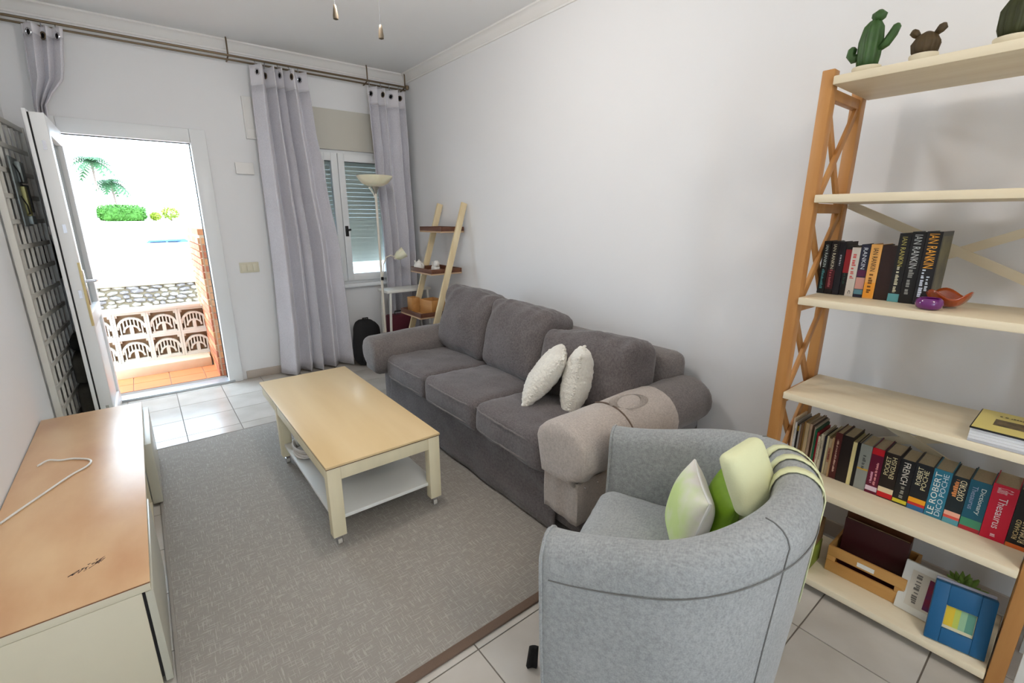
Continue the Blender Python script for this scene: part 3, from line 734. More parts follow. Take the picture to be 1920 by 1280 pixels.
#CUSHIONS_ON_CHAIR
def on_chair(x, y, z): 
    c, s = math.cos(ACR), math.sin(ACR); return Vector((ACX+c*x-s*y, ACY+s*x+c*y, z))
def throw(label, m, loc, rot, w, h, t, seed, pip=None):
    o = new_mesh_obj('throw_cushion', pillow_bm(w, h, t, 26, .06, .006, 7, seed, .07), m, None, True)
    o.location = loc; o.rotation_euler = rot; tag(o, label, 'cushion', 'green and white cushions in the armchair')
    if pip:
        pts = []
        for k in range(64):
            q = k/64*4; e = int(q); f = (q-e)*2-1; u, v_ = ((f, -1), (1, f), (-f, 1), (-1, -f))[e]
            pts.append((u*w/2*(1-.06*(1-v_*v_)*abs(u)), 0, v_*h/2*(1-.06*(1-u*u)*abs(v_))))
        tube('piping', pts, .0045, pip, o, 6, True)
    return o
def ombre():
    m = bpy.data.materials.new('white_lime_dyed_cotton'); m.use_nodes = True; nt = m.node_tree; b = nt.nodes['Principled BSDF']; L = nt.links.new
    b.inputs['Roughness'].default_value = .85
    tc = nt.nodes.new('ShaderNodeTexCoord'); sx = nt.nodes.new('ShaderNodeSeparateXYZ'); L(tc.outputs['Object'], sx.inputs[0])
    n = nt.nodes.new('ShaderNodeTexNoise'); n.inputs['Scale'].default_value = 14; L(tc.outputs['Object'], n.inputs['Vector'])
    ma = nt.nodes.new('ShaderNodeMath'); ma.operation = 'MULTIPLY_ADD'; L(n.outputs['Fac'], ma.inputs[0]); ma.inputs[1].default_value = .12; L(sx.outputs['Y'], ma.inputs[2])
    r = nt.nodes.new('ShaderNodeValToRGB'); r.color_ramp.elements[0].position = .055; r.color_ramp.elements[1].position = .115
    r.color_ramp.elements[0].color = (*s2l((232, 228, 220)), 1); r.color_ramp.elements[1].color = (*s2l((206, 226, 150)), 1)
    L(ma.outputs[0], r.inputs[0]); L(r.outputs[0], b.inputs['Base Color']); return m
throw('white square cushion dyed lime on one face, frontmost in the armchair', ombre(), (1.235, .665, .548), (R(14), 0, ACR+R(16)), .255, .24, .115, 3, M_white)
throw('shiny leaf green cushion between the white and lime cushions in the armchair', M_green, (1.297, .605, .545), (R(13), 0, ACR+R(11)), .25, .225, .08, 5)
throw('pale lime cushion at the very back of the armchair seat', M_lime, (1.338, .545, .535), (R(12), 0, ACR+R(6)), .24, .20, .065, 9, M_lime)
# lime cushion tied over the backrest with long straps
hc = tag(empty('strap_cushion', (1.240, .503, .752), 0), 'pale lime cushion with ribbon ties slung over the armchair back', 'cushion')
cu_ = cushion('pad', .078, .090, .026, .023, M_lime, hc, .016, .002, 8, 4, 14)
e1 = Vector((.975, -.13, .14)).normalized(); e2 = (Vector((.16, .30, .85))-e1*Vector((.16, .30, .85)).dot(e1)).normalized()
cu_.rotation_euler = Matrix((e1, e2, e1.cross(e2))).transposed().to_euler() 
def ribbon(name, pts, w, m, parent, wdir):
    bm = bmesh.new(); rows = []
    for p, wd in zip(pts, wdir): rows.append([bm.verts.new(p-wd*w/2), bm.verts.new(p+wd*w/2)])
    for a, b in zip(rows, rows[1:]): bm.faces.new((a[0], a[1], b[1], b[0]))
    o = new_mesh_obj(name, bm, m, parent, True); md = o.modifiers.new('s', 'SOLIDIFY'); md.thickness = .003; md.offset = 0
    return o
def ring_w(s):
    c, sn = math.cos(ACR), math.sin(ACR)
    return [Vector((ACX+c*q.x-sn*q.y, ACY+sn*q.x+c*q.y, q.z)) for q in shell_ring(s)]
HCL = Vector((1.240, .503, .752))
for s0, s1 in ((.60, .52), (.545, .50), (.49, .48)):
    pts = []; wd = []
    N = 12
    for k in range(N+1):
        f = k/N; i_ = 14.0-f*11.0; ss = s0+(s1-s0)*max(0, f-.35)/.65
        r1 = ring_w(ss); r2 = ring_w(ss+.012); a = int(i_); fr_ = i_-a
        p = r1[a].lerp(r1[min(a+1, 15)], fr_); p2 = r2[a].lerp(r2[min(a+1, 15)], fr_)
        q0 = r1[max(a-1, 0)]; nrm = ((p2-p).cross(r1[min(a+1, 15)]-r1[a])).normalized()
        ctr = (r1[4]+r1[14])/2-Vector((0, 0, .05))
        if nrm.dot(p-ctr) < 0: nrm = -nrm
        pts.append(p+nrm*.006-HCL); wd.append((p2-p).normalized())
    ribbon('ribbon_tie', pts, .030, M_lime, hc, wd)

# ================================================================== BOOKCASE
BX0, BX1, BY0, BY1 = 1.895, 2.235, -.06, .725
bc = tag(empty('bookcase', (2.06, .33, 0)), 'tall open bookcase with amber pine lattice sides and cream shelves', 'bookcase')
BP = Vector((2.06, .33, 0))
def bb(n, x0, x1, y0, y1, z0, z1, m, bev=.003, p=None): return box(n, x0-BP.x, x1-BP.x, y0-BP.y, y1-BP.y, z0, z1, m, p or bc, bev)
SH = [1.900, 1.527, 1.166, .795, .443, .062]
for y0, y1 in ((BY1-.038, BY1), (BY0, BY0+.038)):
    bb('post', BX0, BX0+.045, y0, y1, 0, 1.925, M_pine); bb('post', BX1-.045, BX1, y0, y1, 0, 1.925, M_pine)
    ym = (y0+y1)/2-BP.y
    for z in SH: bb('rung', BX0+.045, BX1-.045, y0+.006, y1-.006, z-.062, z-.028, M_pine)
    for za, zb in zip(SH[1:], SH):
        lo, hi = za-.028, zb-.062; xa, xb = BX0+.047-BP.x, BX1-.047-BP.x
        bar('lattice_slat', (xa, ym-.006, lo), (xb, ym-.006, hi), .012, .028, M_pine, bc, up=(1, 0, 1), bevel=.001)
        bar('lattice_slat', (xa, ym+.006, hi), (xb, ym+.006, lo), .012, .028, M_pine, bc, up=(1, 0, 1), bevel=.001)
for z in SH: bb('shelf_board', BX0-.012, BX1-.004, BY0+.041, BY1-.041, z-.027, z, M_shelf)
for z0, z1 in ((1.17, 1.50), (.46, .77)):
    xq = BX1+.004-BP.x
    bar('back_brace', (xq, BY1-.04-BP.y, z1), (xq, BY0+.04-BP.y, z0), .008, .03, M_shelf, bc, up=(0, 0, 1))
    bar('back_brace', (xq+.008, BY1-.04-BP.y, z0), (xq+.008, BY0+.04-BP.y, z1), .008, .03, M_shelf, bc, up=(0, 0, 1))

# white shelf unit standing next to the bookcase, its front post just inside the frame
wsu = tag(empty('white_shelf_unit', (2.045, -.292, 0)), 'white painted shelf unit with narrow post beside the amber bookcase', 'shelf unit')
for x in (-.16, .12):
    for y in (-.2, .2): box('post', x, x+.03, y-.015, y+.015, 0, 1.2, M_white, wsu, .002)
for z in (.25, .70, 1.15): box('shelf_board', -.16, .15, -.18, .18, z, z+.02, M_white, wsu, .002)

# ------------------------------------------------------------------ books
M_ink = {}
def ink(rgb): return mat('ink_%d_%d_%d' % rgb, rgb, .5)
def dashes(m, parent, origin, xdir, ydir, length, height, seed, name='lettering'):
    """a row of short strokes for lettering too small to read"""
    r2 = random.Random(seed); bm = bmesh.new(); xd = Vector(xdir); yd = Vector(ydir); zd = xd.cross(yd); t = -length/2
    while t < length/2-.001:
        w = r2.uniform(.25, .6)*height; w = min(w, length/2-t)
        hh = height*r2.uniform(.55, 1); o = Vector(origin)+xd*t+zd*.0003
        bm.faces.new([bm.verts.new(o+xd*a+yd*b) for a, b in ((0, -height/2), (w, -height/2), (w, -height/2+hh), (0, -height/2+hh))]); t += w+height*r2.choice((.12, .12, .5))
    return new_mesh_obj(name, bm, m, parent)
def cover_m(rgb): return mat('cover_%d_%d_%d' % rgb, rgb, .38)
def book(label, group, X, yc, z0, w, h_, d, rgb, words=(), bands=(), lean=0.0, cat='book'):
    """standing book: spine faces -X. words: (text, colour, z-centre frac, length frac, height frac of width, y offset frac, 'down'|'up')"""
    cm = cover_m(rgb); t_ = .0022 if w < .03 else .0028
    bm = bmesh.new()
    bm_box(bm, 0, t_, -w/2, w/2, 0, h_); bm_box(bm, t_, d, -w/2, -w/2+t_, 0, h_); bm_box(bm, t_, d, w/2-t_, w/2, 0, h_)
    bmesh.ops.recalc_face_normals(bm, faces=bm.faces[:])
    root = new_mesh_obj('book', bm, cm); root.location = (X, yc, z0+.0006); root.rotation_euler = (R(lean), 0, 0)
    tag(root, label, cat, group)
    bm = bmesh.new(); bm_box(bm, t_, d-.004, -w/2+t_, w/2-t_, .004, h_-.004); new_mesh_obj('pages', bm, M_page, root)
    for za, zb, c in bands:
        box('spine_band', -.0003, .0004, -w/2+.0005, w/2-.0005, h_*za, h_*zb, cover_m(c), root)
    for tx, c, zc, lf, hf, yo, dr in words:
        xd, yd = ((0, 0, -1), (0, -1, 0)) if dr == 'down' else ((0, 0, 1), (0, 1, 0))
        if tx[0] == '~': dashes(ink(c), root, (-.0006, yo*w, zc*h_), xd, yd, lf*h_, hf*w, sum(map(ord, label))+int(zc*97), 'title_lettering')
        else: text_mesh(tx, ink(c), root, (-.0006, yo*w, zc*h_), xd, yd, lf*h_, hf*w, 'title_lettering')
    return root
WH = (214, 214, 204); G1 = 'paperbacks on the middle shelf'
# eleven books on the middle shelf; spine y-centres run from the lattice side towards the right
Z3 = SH[2]
book('thin black paperback with pale and teal spine lettering, leftmost on middle shelf', G1, 2.055, .674, Z3, .024, .197, .125, (16, 20, 22), [('IAN RANKIN', (176, 190, 184), .72, .42, .42, 0, 'down'), ('~', (70, 128, 132), .28, .38, .4, 0, 'down')])
book('black paperback with cream lettering and dark red lower spine, second on middle shelf', G1, 2.055, .648, Z3, .025, .196, .125, (20, 16, 18), [('IAN RANKIN', (196, 190, 164), .72, .46, .42, 0, 'down'), ('~', (160, 80, 84), .30, .34, .38, 0, 'down')], [(.10, .46, (70, 16, 26))])
book('very dark navy paperback with tiny white mark, third on middle shelf', G1, 2.055, .624, Z3, .021, .196, .125, (14, 14, 24), [('~', (170, 170, 176), .66, .20, .3, 0, 'down')])
book('black paperback with bright red title block, fourth on middle shelf', G1, 2.06, .603, Z3, .020, .182, .12, (18, 18, 20), [('~', (40, 70, 62), .34, .22, .4, 0, 'down')], [(.46, .93, (150, 26, 34))])
book('white paperback with pink lettering and small black emblem near foot', G1, 2.05, .578, Z3, .026, .178, .118, (212, 204, 192), [('~', (206, 96, 90), .62, .5, .5, 0, 'down'), ('C', (30, 30, 34), .09, .07, .3, 0, 'down')])
book('navy paperback with white lettering and pink picture at the foot', G1, 2.05, .550, Z3, .028, .190, .122, (34, 36, 56), [('RANKIN', (206, 212, 220), .74, .4, .45, 0, 'down')], [(.40, .52, (86, 28, 66)), (.16, .38, (206, 152, 140)), (.06, .15, (98, 146, 158))])
book('orange and cream paperback with black lettering on middle shelf', G1, 2.045, .518, Z3, .032, .192, .122, (234, 172, 92), [('IAN RANKIN', (46, 36, 26), .72, .42, .46, 0, 'down'), ('~', (120, 74, 20), .28, .36, .4, 0, 'down')], [(.02, .30, (238, 158, 50))])
book('very dark brown thick book between the orange paperback and tall black ones', G1, 2.045, .480, Z3, .040, .190, .125, (40, 18, 14), [])
book('tall black book with olive lettering and teal foot on middle shelf', G1, 2.035, .442, Z3, .032, .232, .15, (18, 18, 20), [('IAN RANKIN', (176, 166, 92), .74, .42, .42, 0, 'down'), ('~', (190, 186, 160), .33, .38, .34, 0, 'down')], [(.0, .12, (92, 158, 164))], lean=0)
book('tall black book with large silver author name on middle shelf', G1, 2.03, .406, Z3, .036, .238, .152, (14, 14, 16), [('IAN RANKIN', (184, 186, 184), .73, .46, .55, 0, 'down'), ('~', (128, 128, 124), .30, .36, .4, 0, 'down')])
lastb = book('tall black book with big golden author name, rightmost on middle shelf', G1, 2.025, .366, Z3, .040, .240, .155, (20, 20, 24), [('IAN RANKIN', (232, 164, 56), .74, .46, .62, 0, 'down'), ('~', (200, 208, 222), .30, .38, .26, .16, 'down'), ('~', (196, 204, 214), .30, .2, .24, -.18, 'down')])

box('cover_art', .012, .150, -.0204, -.0198, .02, .225, mat('olive_cover_art', (120, 112, 74), .4, var=1, rgb2=(44, 44, 40), vscale=14), lastb)

# lower shelf: slim worn paperbacks first, thick dictionaries to the right
Z5 = SH[4]; G2 = 'slim old books on the lower shelf'; G3 = 'thick reference books on the lower shelf'
slim = [('beige booklet squeezed against the lattice side on lower shelf', (222, 196, 160), .013, .215), ('white slim booklet beside the beige one on lower shelf', (222, 218, 210), .015, .200),
        ('black booklet with yellow head and foot on lower shelf', (30, 28, 28), .017, .188), ('grey slim booklet next to the black and yellow one', (148, 140, 132), .014, .196),
        ('brown slim paperback, fifth from the lattice side on lower shelf', (112, 84, 58), .014, .205), ('mustard tan slim paperback, sixth from the lattice side', (164, 128, 74), .013, .214),
        ('faded tan wide paperback, seventh from the lattice side', (178, 154, 116), .021, .212), ('pinkish beige paperback, eighth from the lattice side', (176, 148, 124), .017, .208),
        ('dark brown slim book left of the pale one before the green', (70, 44, 32), .013, .202), ('pale grey beige slim book left of the green book', (196, 180, 156), .013, .200),
        ('dark green slim book on the lower shelf', (30, 92, 62), .014, .194), ('crimson slim book right of the green book', (160, 28, 44), .014, .184),
        ('cream slim book with dark letters right of the crimson book', (206, 194, 166), .015, .172), ('cream grey slim book left of the navy one', (198, 186, 160), .015, .184),
        ('navy black slim book among cream books on lower shelf', (34, 32, 46), .015, .172), ('yellowish cream slim book right of the navy one', (210, 198, 156), .015, .178),
        ('cream paperback with reddish title box on lower shelf', (214, 196, 164), .024, .170), ('tan slim book right of the title box paperback', (170, 136, 96), .013, .184)]
y = .682
for k, (lb, c, w, hh) in enumerate(slim):
    w *= .566
    wd = []; bd = []
    if k == 2: bd = [(.84, .97, (206, 170, 40)), (.03, .12, (214, 190, 40))]
    if k in (12, 13): wd = [('~', (70, 54, 44), .6, .5, .4, 0, 'down')]
    if k == 16: bd = [(.35, .75, (198, 150, 120))]; wd = [('~', (130, 60, 50), .55, .3, .5, 0, 'down')]
    if k == 1: wd = [('~', (150, 140, 134), .6, .5, .4, 0, 'down')]
    book(lb, G2, 2.03+rnd.uniform(-.008, .012), y-w/2, Z5, w-.0012, hh*.93, .13+rnd.uniform(-.01, .02), c, wd, bd); y -= w
thick = [('maroon book with pale spine lettering on lower shelf', (78, 30, 28), .024, .192, [('~', (196, 160, 140), .5, .7, .3, 0, 'down')], []),
         ('thick very dark brown book on lower shelf', (30, 20, 18), .030, .190, [], []),
         ('cream yellow slim book beside the grey dictionary', (212, 198, 140), .014, .176, [], []),
         ('black slim book left of the grey dictionary', (20, 20, 22), .011, .180, [], []),
         ('grey hardback with dark lettering and small gold badge', (138, 140, 132), .036, .180, [('~', (70, 72, 70), .62, .3, .3, 0, 'down')], [(.44, .48, (190, 150, 60))]),
         ('crimson and violet pocket dictionary with round white badge', (96, 14, 44), .036, .180, [('~', (226, 150, 150), .45, .5, .22, -.12, 'up'), ('~', (220, 160, 180), .36, .26, .24, .2, 'up')], [(.86, 1.0, (186, 20, 34)), (.06, .16, (220, 196, 206))]),
         ('black dictionary with two rows of cream capitals and red and white foot', (34, 24, 20), .050, .178, [('POCKET', (222, 208, 160), .72, .4, .3, .2, 'up'), ('ENGLISH', (222, 208, 160), .70, .46, .3, -.17, 'up')], [(.13, .24, (226, 204, 166)), (.02, .13, (196, 24, 32))]),
         ('black book with white capitals and yellow foot mark', (22, 22, 24), .044, .172, [('FRENCH', (220, 214, 200), .70, .48, .46, 0, 'down'), ('~', (150, 146, 132), .28, .26, .3, 0, 'up')], [(.03, .11, (206, 190, 50))]),
         ('black dictionary with cream capitals and orange, red and blue foot', (20, 22, 28), .050, .175, [('ROBERT', (226, 216, 178), .74, .38, .3, .17, 'up'), ('POCHE', (220, 208, 160), .68, .42, .28, -.17, 'up')], [(.16, .26, (236, 160, 34)), (.10, .16, (196, 40, 36)), (.0, .10, (52, 104, 148))]),
         ('teal blue dictionary with two lines of white capitals reading upwards', (42, 118, 142), .055, .176, [('LE ROBERT', (230, 234, 226), .50, .88, .36, .2, 'up'), ('DICO POCHE', (206, 222, 228), .50, .88, .30, -.2, 'up')], []),
         ('black dictionary with cream and orange lettering and striped teal foot', (20, 34, 40), .042, .172, [('OXFORD', (236, 222, 180), .74, .42, .4, -.2, 'up'), ('~', (220, 140, 80), .76, .36, .3, .2, 'up')], [(.17, .26, (238, 176, 150)), (.11, .17, (214, 84, 70)), (.0, .11, (86, 150, 160))]),
         ('dark teal dictionary and thesaurus with green glow and red foot', (18, 84, 104), .052, .178, [('Dictionary', (214, 224, 220), .62, .52, .3, -.16, 'down'), ('Thesaurus', (150, 160, 186), .66, .46, .26, .2, 'down')], [(.08, .24, (66, 138, 104)), (.0, .08, (170, 40, 52))]),
         ('bright crimson thesaurus with white title reading downwards', (200, 16, 52), .056, .190, [('Thesaurus', (238, 222, 226), .50, .56, .34, -.02, 'down'), ('Collins', (238, 200, 206), .90, .1, .62, 0, 'down'), ('~', (236, 190, 200), .09, .05, .2, 0, 'down')], []),
         ('black paperback with cream capitals and orange foot, rightmost on lower shelf', (16, 18, 22), .048, .196, [('ROMANO', (222, 206, 160), .32, .38, .34, -.2, 'up'), ('RICHARD', (216, 196, 140), .33, .34, .26, .16, 'up')], [(.0, .07, (220, 110, 50))])]
EDG = [.526, .503, .466, .452, .4405, .4040, .366, .319, .2765, .2275, .1795, .137, .0855, .027, -.0185]
EDG[4] = .4405
for k, (lb, c, w, hh, wd, bd) in enumerate(thick):
    w = EDG[k]-EDG[k+1]
    book(lb, G3, 2.03-.0012*k, (EDG[k]+EDG[k+1])/2, Z5, w-.0012, hh*1.02, .125, c, wd, bd)

# ------------------------------------------------------------------ things on the bookcase
# glossy purple bowl and amber wavy dish
bw = lathe('candle_bowl', [(0, 0), (.022, 0), (.032, .006), (.036, .018), (.034, .030), (.028, .036), (.025, .034), (.029, .026), (.029, .016), (.02, .009), (0, .008)], mat('purple_glaze', (104, 30, 108), .12, coat=.6), None, 32)
bw.location = (1.955, .330, Z3+.0006); tag(bw, 'small glossy purple bowl on the middle shelf of the bookcase', 'bowl')
bm = bmesh.new()
def dish(u, v):
    a = 2*math.pi*u; r_ = .010+.042*v**.8; z = .042*v**2.2+.012*v*v*math.sin(a*3+.6)
    return Vector((r_*math.cos(a), r_*math.sin(a)*1.1, z+.002))
bm_grid(bm, dish, 40, 10, True); vs0 = [v for v in bm.verts if v.co.z < .0035 and v.co.length < .02]
bmesh.ops.holes_fill(bm, edges=[e for e in bm.edges if len(e.link_faces) == 1 and e.calc_length() < .004], sides=0)
bmesh.ops.recalc_face_normals(bm, faces=bm.faces[:])
o = new_mesh_obj('wavy_dish', bm, mat('amber_glaze', (176, 74, 22), .12, coat=.6, var=.4, vscale=20), None, True); md = o.modifiers.new('s', 'SOLIDIFY'); md.thickness = .003
o.location = (2.035, .300, Z3+.003); tag(o, 'amber wavy rimmed dish behind the purple bowl', 'dish')
# cacti
M_cact = mat('cactus_green', (62, 96, 46), .5, var=.35, vscale=25); M_cact2 = mat('olive_brown_cactus', (82, 64, 34), .6, var=.4, vscale=30); M_pot = mat('cream_pot', (226, 216, 190), .6)
def ribbed(name, pts, rs, ribs, depth, m, parent, seg=None):
    seg = ribs*4; bm = bmesh.new(); rings = []; pts = [Vector(p) for p in pts]; n = len(pts); prev = None
    for i, p in enumerate(pts):
        d = (pts[min(i+1, n-1)]-pts[max(i-1, 0)]).normalized()
        u = d.orthogonal().normalized() if prev is None else (prev-d*prev.dot(d)).normalized(); prev = u; v = d.cross(u)
        rings.append([bm.verts.new(p+(u*math.cos(2*math.pi*k/seg)+v*math.sin(2*math.pi*k/seg))*rs[i]*(1+depth*math.cos(2*math.pi*k/seg*ribs))) for k in range(seg)])
    for a, b in zip(rings, rings[1:]):
        for k in range(seg): bm.faces.new((a[k], a[(k+1) % seg], b[(k+1) % seg], b[k]))
    bm.faces.new(rings[0][::-1]); bm.faces.new(rings[-1]); bmesh.ops.recalc_face_normals(bm, faces=bm.faces[:])
    return new_mesh_obj(name, bm, m, parent, True)
Z1 = SH[0]
def pot(parent, r_, hh): return lathe('pot', [(0, .0006), (r_*.8, .0006), (r_*.86, .004), (r_, hh-.004), (r_*.98, hh), (r_*.86, hh), (r_*.84, hh-.006), (0, hh-.006)], M_pot, parent, 24)
k1 = tag(empty('cactus', (1.955, .618, Z1)), 'tall ribbed green cactus with two arms in a shallow cream pot', 'cactus', 'ornamental cacti on the top shelf')
pot(k1, .040, .022)
ribbed('stem', [(0, 0, .015), (0, 0, .05), (0, .0, .10), (0, -.002, .135), (0, -.004, .150), (0, -.004, .157)], [.026, .030, .031, .026, .016, .008], 8, .12, M_cact, k1)
ribbed('flower_head', [(0, -.008, .150), (0, -.010, .160), (0, -.012, .172), (0, -.012, .182)], [.008, .017, .018, .006], 6, .12, M_cact, k1)
ribbed('branch', [(0, .020, .055), (0, .042, .056), (0, .050, .068), (0, .048, .085), (0, .047, .092)], [.010, .013, .013, .012, .005], 6, .1, M_cact, k1)
ribbed('branch', [(0, -.022, .070), (0, -.042, .082), (0, -.056, .105), (0, -.064, .125), (0, -.066, .131)], [.010, .012, .012, .010, .004], 6, .1, M_cact, k1)
k2 = tag(empty('cactus', (1.96, .475, Z1)), 'round olive brown cactus with two knob ears, middle of top shelf', 'cactus', 'ornamental cacti on the top shelf')
pot(k2, .036, .026)
ribbed('stem', [(0, 0, .02), (0, 0, .032), (0, 0, .055), (0, 0, .078), (0, 0, .088)], [.020, .030, .034, .022, .006], 10, .1, M_cact2, k2)
for s_ in (-1, 1): ribbed('offset', [(0, s_*.018, .076), (0, s_*.028, .086), (0, s_*.034, .094), (0, s_*.036, .102)], [.006, .010, .011, .004], 6, .1, M_cact2, k2)
k3 = tag(empty('cactus', (1.96, .285, Z1)), 'dark columnar cactus in cream dish, nearest the right of the top shelf', 'cactus', 'ornamental cacti on the top shelf')
pot(k3, .042, .024)
ribbed('stem', [(0, 0, .018), (0, 0, .05), (0, 0, .09), (0, 0, .115), (0, 0, .125)], [.026, .036, .036, .024, .008], 10, .12, mat('dark_olive_cactus', (58, 62, 26), .6, var=.4, vscale=30), k3)
# magazines on the fourth shelf
mg = tag(empty('magazine_stack', (1.995, .075, SH[3])), 'stack of magazines with a yellow photo cover on the bookcase', 'magazines')
zz = .0006
for k in range(5):
    x_ = rnd.uniform(-.004, .004); m_ = mat('magazine_white', (222, 222, 224), .4) if k else mat('magazine_grey', (186, 186, 190), .4)
    box('magazine', -.105+x_, .105+x_, -.085, .085, zz, zz+.008, m_, mg, .0008); zz += .0083
box('cover_board', -.108, .106, -.088, .087, zz, zz+.005, M_black, mg, .0008); zz += .005
box('yellow_cover', -.104, .103, -.085, .084, zz, zz+.0012, mat('yellow_print', (222, 206, 120), .4), mg); zz += .0012
box('cover_photo', -.045, .02, -.06, .045, zz, zz+.0005, mat('sepia_print', (122, 100, 56), .45, var=1, rgb2=(52, 46, 28), vscale=40), mg)
dashes(ink((110, 100, 64)), mg, (.055, -.01, zz+.0006), (0, -1, 0), (1, 0, 0), .10, .012, 5, 'title_lettering')

# ------------------------------------------------------------------ bottom shelf
Z6 = SH[5]
cr = tag(empty('crate', (2.075, .345, Z6)), 'light wooden crate with slot handle on the bottom shelf', 'crate')
M_crate = wood('crate_wood', (206, 158, 92), (186, 134, 70), 'Y', .55)
def crb(n, *a): return box(n, *a, M_crate, cr, .0015)
crb('bottom_board', -.07, .13, -.122, .122, .0008, .010)
for x in (-.08, .13):
    crb('slat', x, x+.010, -.125, .125, .0008, .050); crb('slat', x, x+.010, -.125, .125, .072, .115); crb('slat', x, x+.010, -.125, -.095, .050, .072); crb('slat', x, x+.010, .095, .125, .050, .072)
for y0 in (-.125, .115): crb('end_board', -.07, .13, y0, y0+.010, .0105, .115)
box('paper_tag', -.0812, -.0803, -.03, .025, .080, .098, M_white, cr)
book('dark maroon album standing in the wooden crate', 'albums in the crate', 2.06, .345, Z6+.0105, .205, .215, .02, (62, 18, 22))
al = book('brown album behind the maroon one in the crate', 'albums in the crate', 2.105, .35, Z6+.0105, .21, .235, .02, (92, 52, 30))
pf = tag(empty('picture_frame', (1.985, .165, Z6)), 'white picture frame with a dark red card on the bottom shelf', 'picture frame'); pf.rotation_euler = (0, R(10), R(-4))
box('frame', -.006, .006, -.075, .075, .0015, .19, M_white, pf, .003); box('mat_board', -.0068, -.0058, -.052, .05, .03, .165, mat('ivory_card', (216, 210, 196), .7), pf)
box('card', -.0078, -.0066, -.045, .0, .04, .155, mat('maroon_print', (140, 26, 50), .5, var=1, rgb2=(90, 40, 90), vscale=30), pf)
dashes(ink((120, 116, 110)), pf, (-.0072, .028, .10), (0, 0, 1), (0, 1, 0), .11, .016, 9, 'title_lettering')
bf = tag(empty('shadow_frame', (1.925, .065, Z6)), 'blue framed picture of yellow and green stripes leaning on the bottom shelf', 'picture frame'); bf.rotation_euler = (0, R(13), R(10))
M_blue = mat('deep_blue_paint', (24, 92, 138), .45)
for a in ((-.075, -.038, 0.002, .205), (.038, .075, .002, .205), (-.038, .038, .002, .055), (-.038, .038, .135, .205)): box('frame_side', -.012, .012, a[0], a[1], a[2], a[3], M_blue, bf, .002)
box('picture', -.004, .004, -.04, .04, .05, .14, mat('cream_print', (226, 216, 180), .6), bf)
for k, (a, b, c) in enumerate(((-.036, -.016, (96, 150, 130)), (-.016, 0, (150, 190, 150)), (0, .014, (190, 200, 90)), (.014, .036, (222, 190, 50)))): box('picture_stripe', -.0048, -.0038, a, b, .066, .132, mat('stripe_%d' % k, c, .6), bf)
box('back_board', .013, .020, -.072, .074, .006, .212, mat('pale_grey_board', (190, 190, 204), .6), bf, .001)
su = tag(empty('succulent', (2.045, .085, Z6)), 'small spiky green succulent behind the blue frame', 'plant')
lathe('pot', [(0, .0008), (.03, .0008), (.036, .15), (.03, .15), (.028, .142), (0, .14)], M_pot, su, 20)
M_leaf = mat('succulent_leaf', (112, 146, 62), .5)
for k in range(16):
    a = k*2.4; el = R(25+k*3.6); L_ = .07
    d = Vector((math.cos(a)*math.cos(el), math.sin(a)*math.cos(el), math.sin(el)))
    bm = bmesh.new(); b0 = Vector((0, 0, .138)); bm_tube(bm, [b0, b0+d*L_*.4, b0+d*L_*.8, b0+d*L_], [.008, .012, .007, .0008], 6); new_mesh_obj('leaf', bm, M_leaf, su, True)
gb = tag(empty('gift_bag', (1.975, .555, Z6)), 'green and brown paper bag at the lattice end of the bottom shelf', 'bag')
box('bag_body', -.06, .07, -.05, .05, .0008, .10, mat('olive_paper', (120, 130, 44), .7), gb, .004); box('bag_top', -.058, .068, -.048, .048, .10, .20, mat('brown_paper', (128, 96, 56), .75, var=.3, vscale=20, bump=.3, bscale=30), gb, .004)
tube('bag_handle', [(-.06, -.02, .19), (-.064, -.018, .225), (-.064, .018, .225), (-.06, .02, .19)], .003, MATS['brown_paper'], gb, 6)

# ================================================================== CORNER BY THE WINDOW
# ------------------------------------------------------------------ ladder shelf leaning on the sofa wall
ld = tag(empty('ladder_shelf', (2.0, 3.87, 0)), 'pale wood ladder shelf with brown trays leaning on the wall', 'ladder shelf')
LP = Vector((2.0, 3.87, 0))
M_rail = wood('pale_rail_wood', (238, 222, 184), (222, 200, 156), 'Z', .5); M_tray = wood('walnut_tray', (112, 70, 48), (88, 52, 36), 'Y', .5)
M_trayfloor = mat('tray_floor', (190, 160, 128), .6)
def railx(z): return 1.835+(2.335-1.835)*z/1.57
for y in (3.655, 4.085):
    bar('rail', Vector((railx(.02), y, .005))-LP, Vector((railx(1.57), y, 1.575))-LP, .022, .055, M_rail, ld, up=(1, 0, 0), bevel=.002)
for z, xf, xb in ((1.32, 2.10, 2.335), (.955, 1.985, 2.30), (.575, 1.86, 2.28), (.18, 1.72, 2.20)):
    y0, y1 = 3.67, 4.07; tr = empty('tray', Vector((0, 0, z))-LP); tr.parent = ld
    box('tray_floor', xf, xb, y0, y1, 0, .012, M_trayfloor, tr)
    for a in ((xf, xf+.012, y0, y1), (xb-.012, xb, y0, y1), (xf+.012, xb-.012, y0, y0+.012), (xf+.012, xb-.012, y1-.012, y1)): box('tray_side', a[0], a[1], a[2], a[3], .012, .05, M_tray, tr, .002)
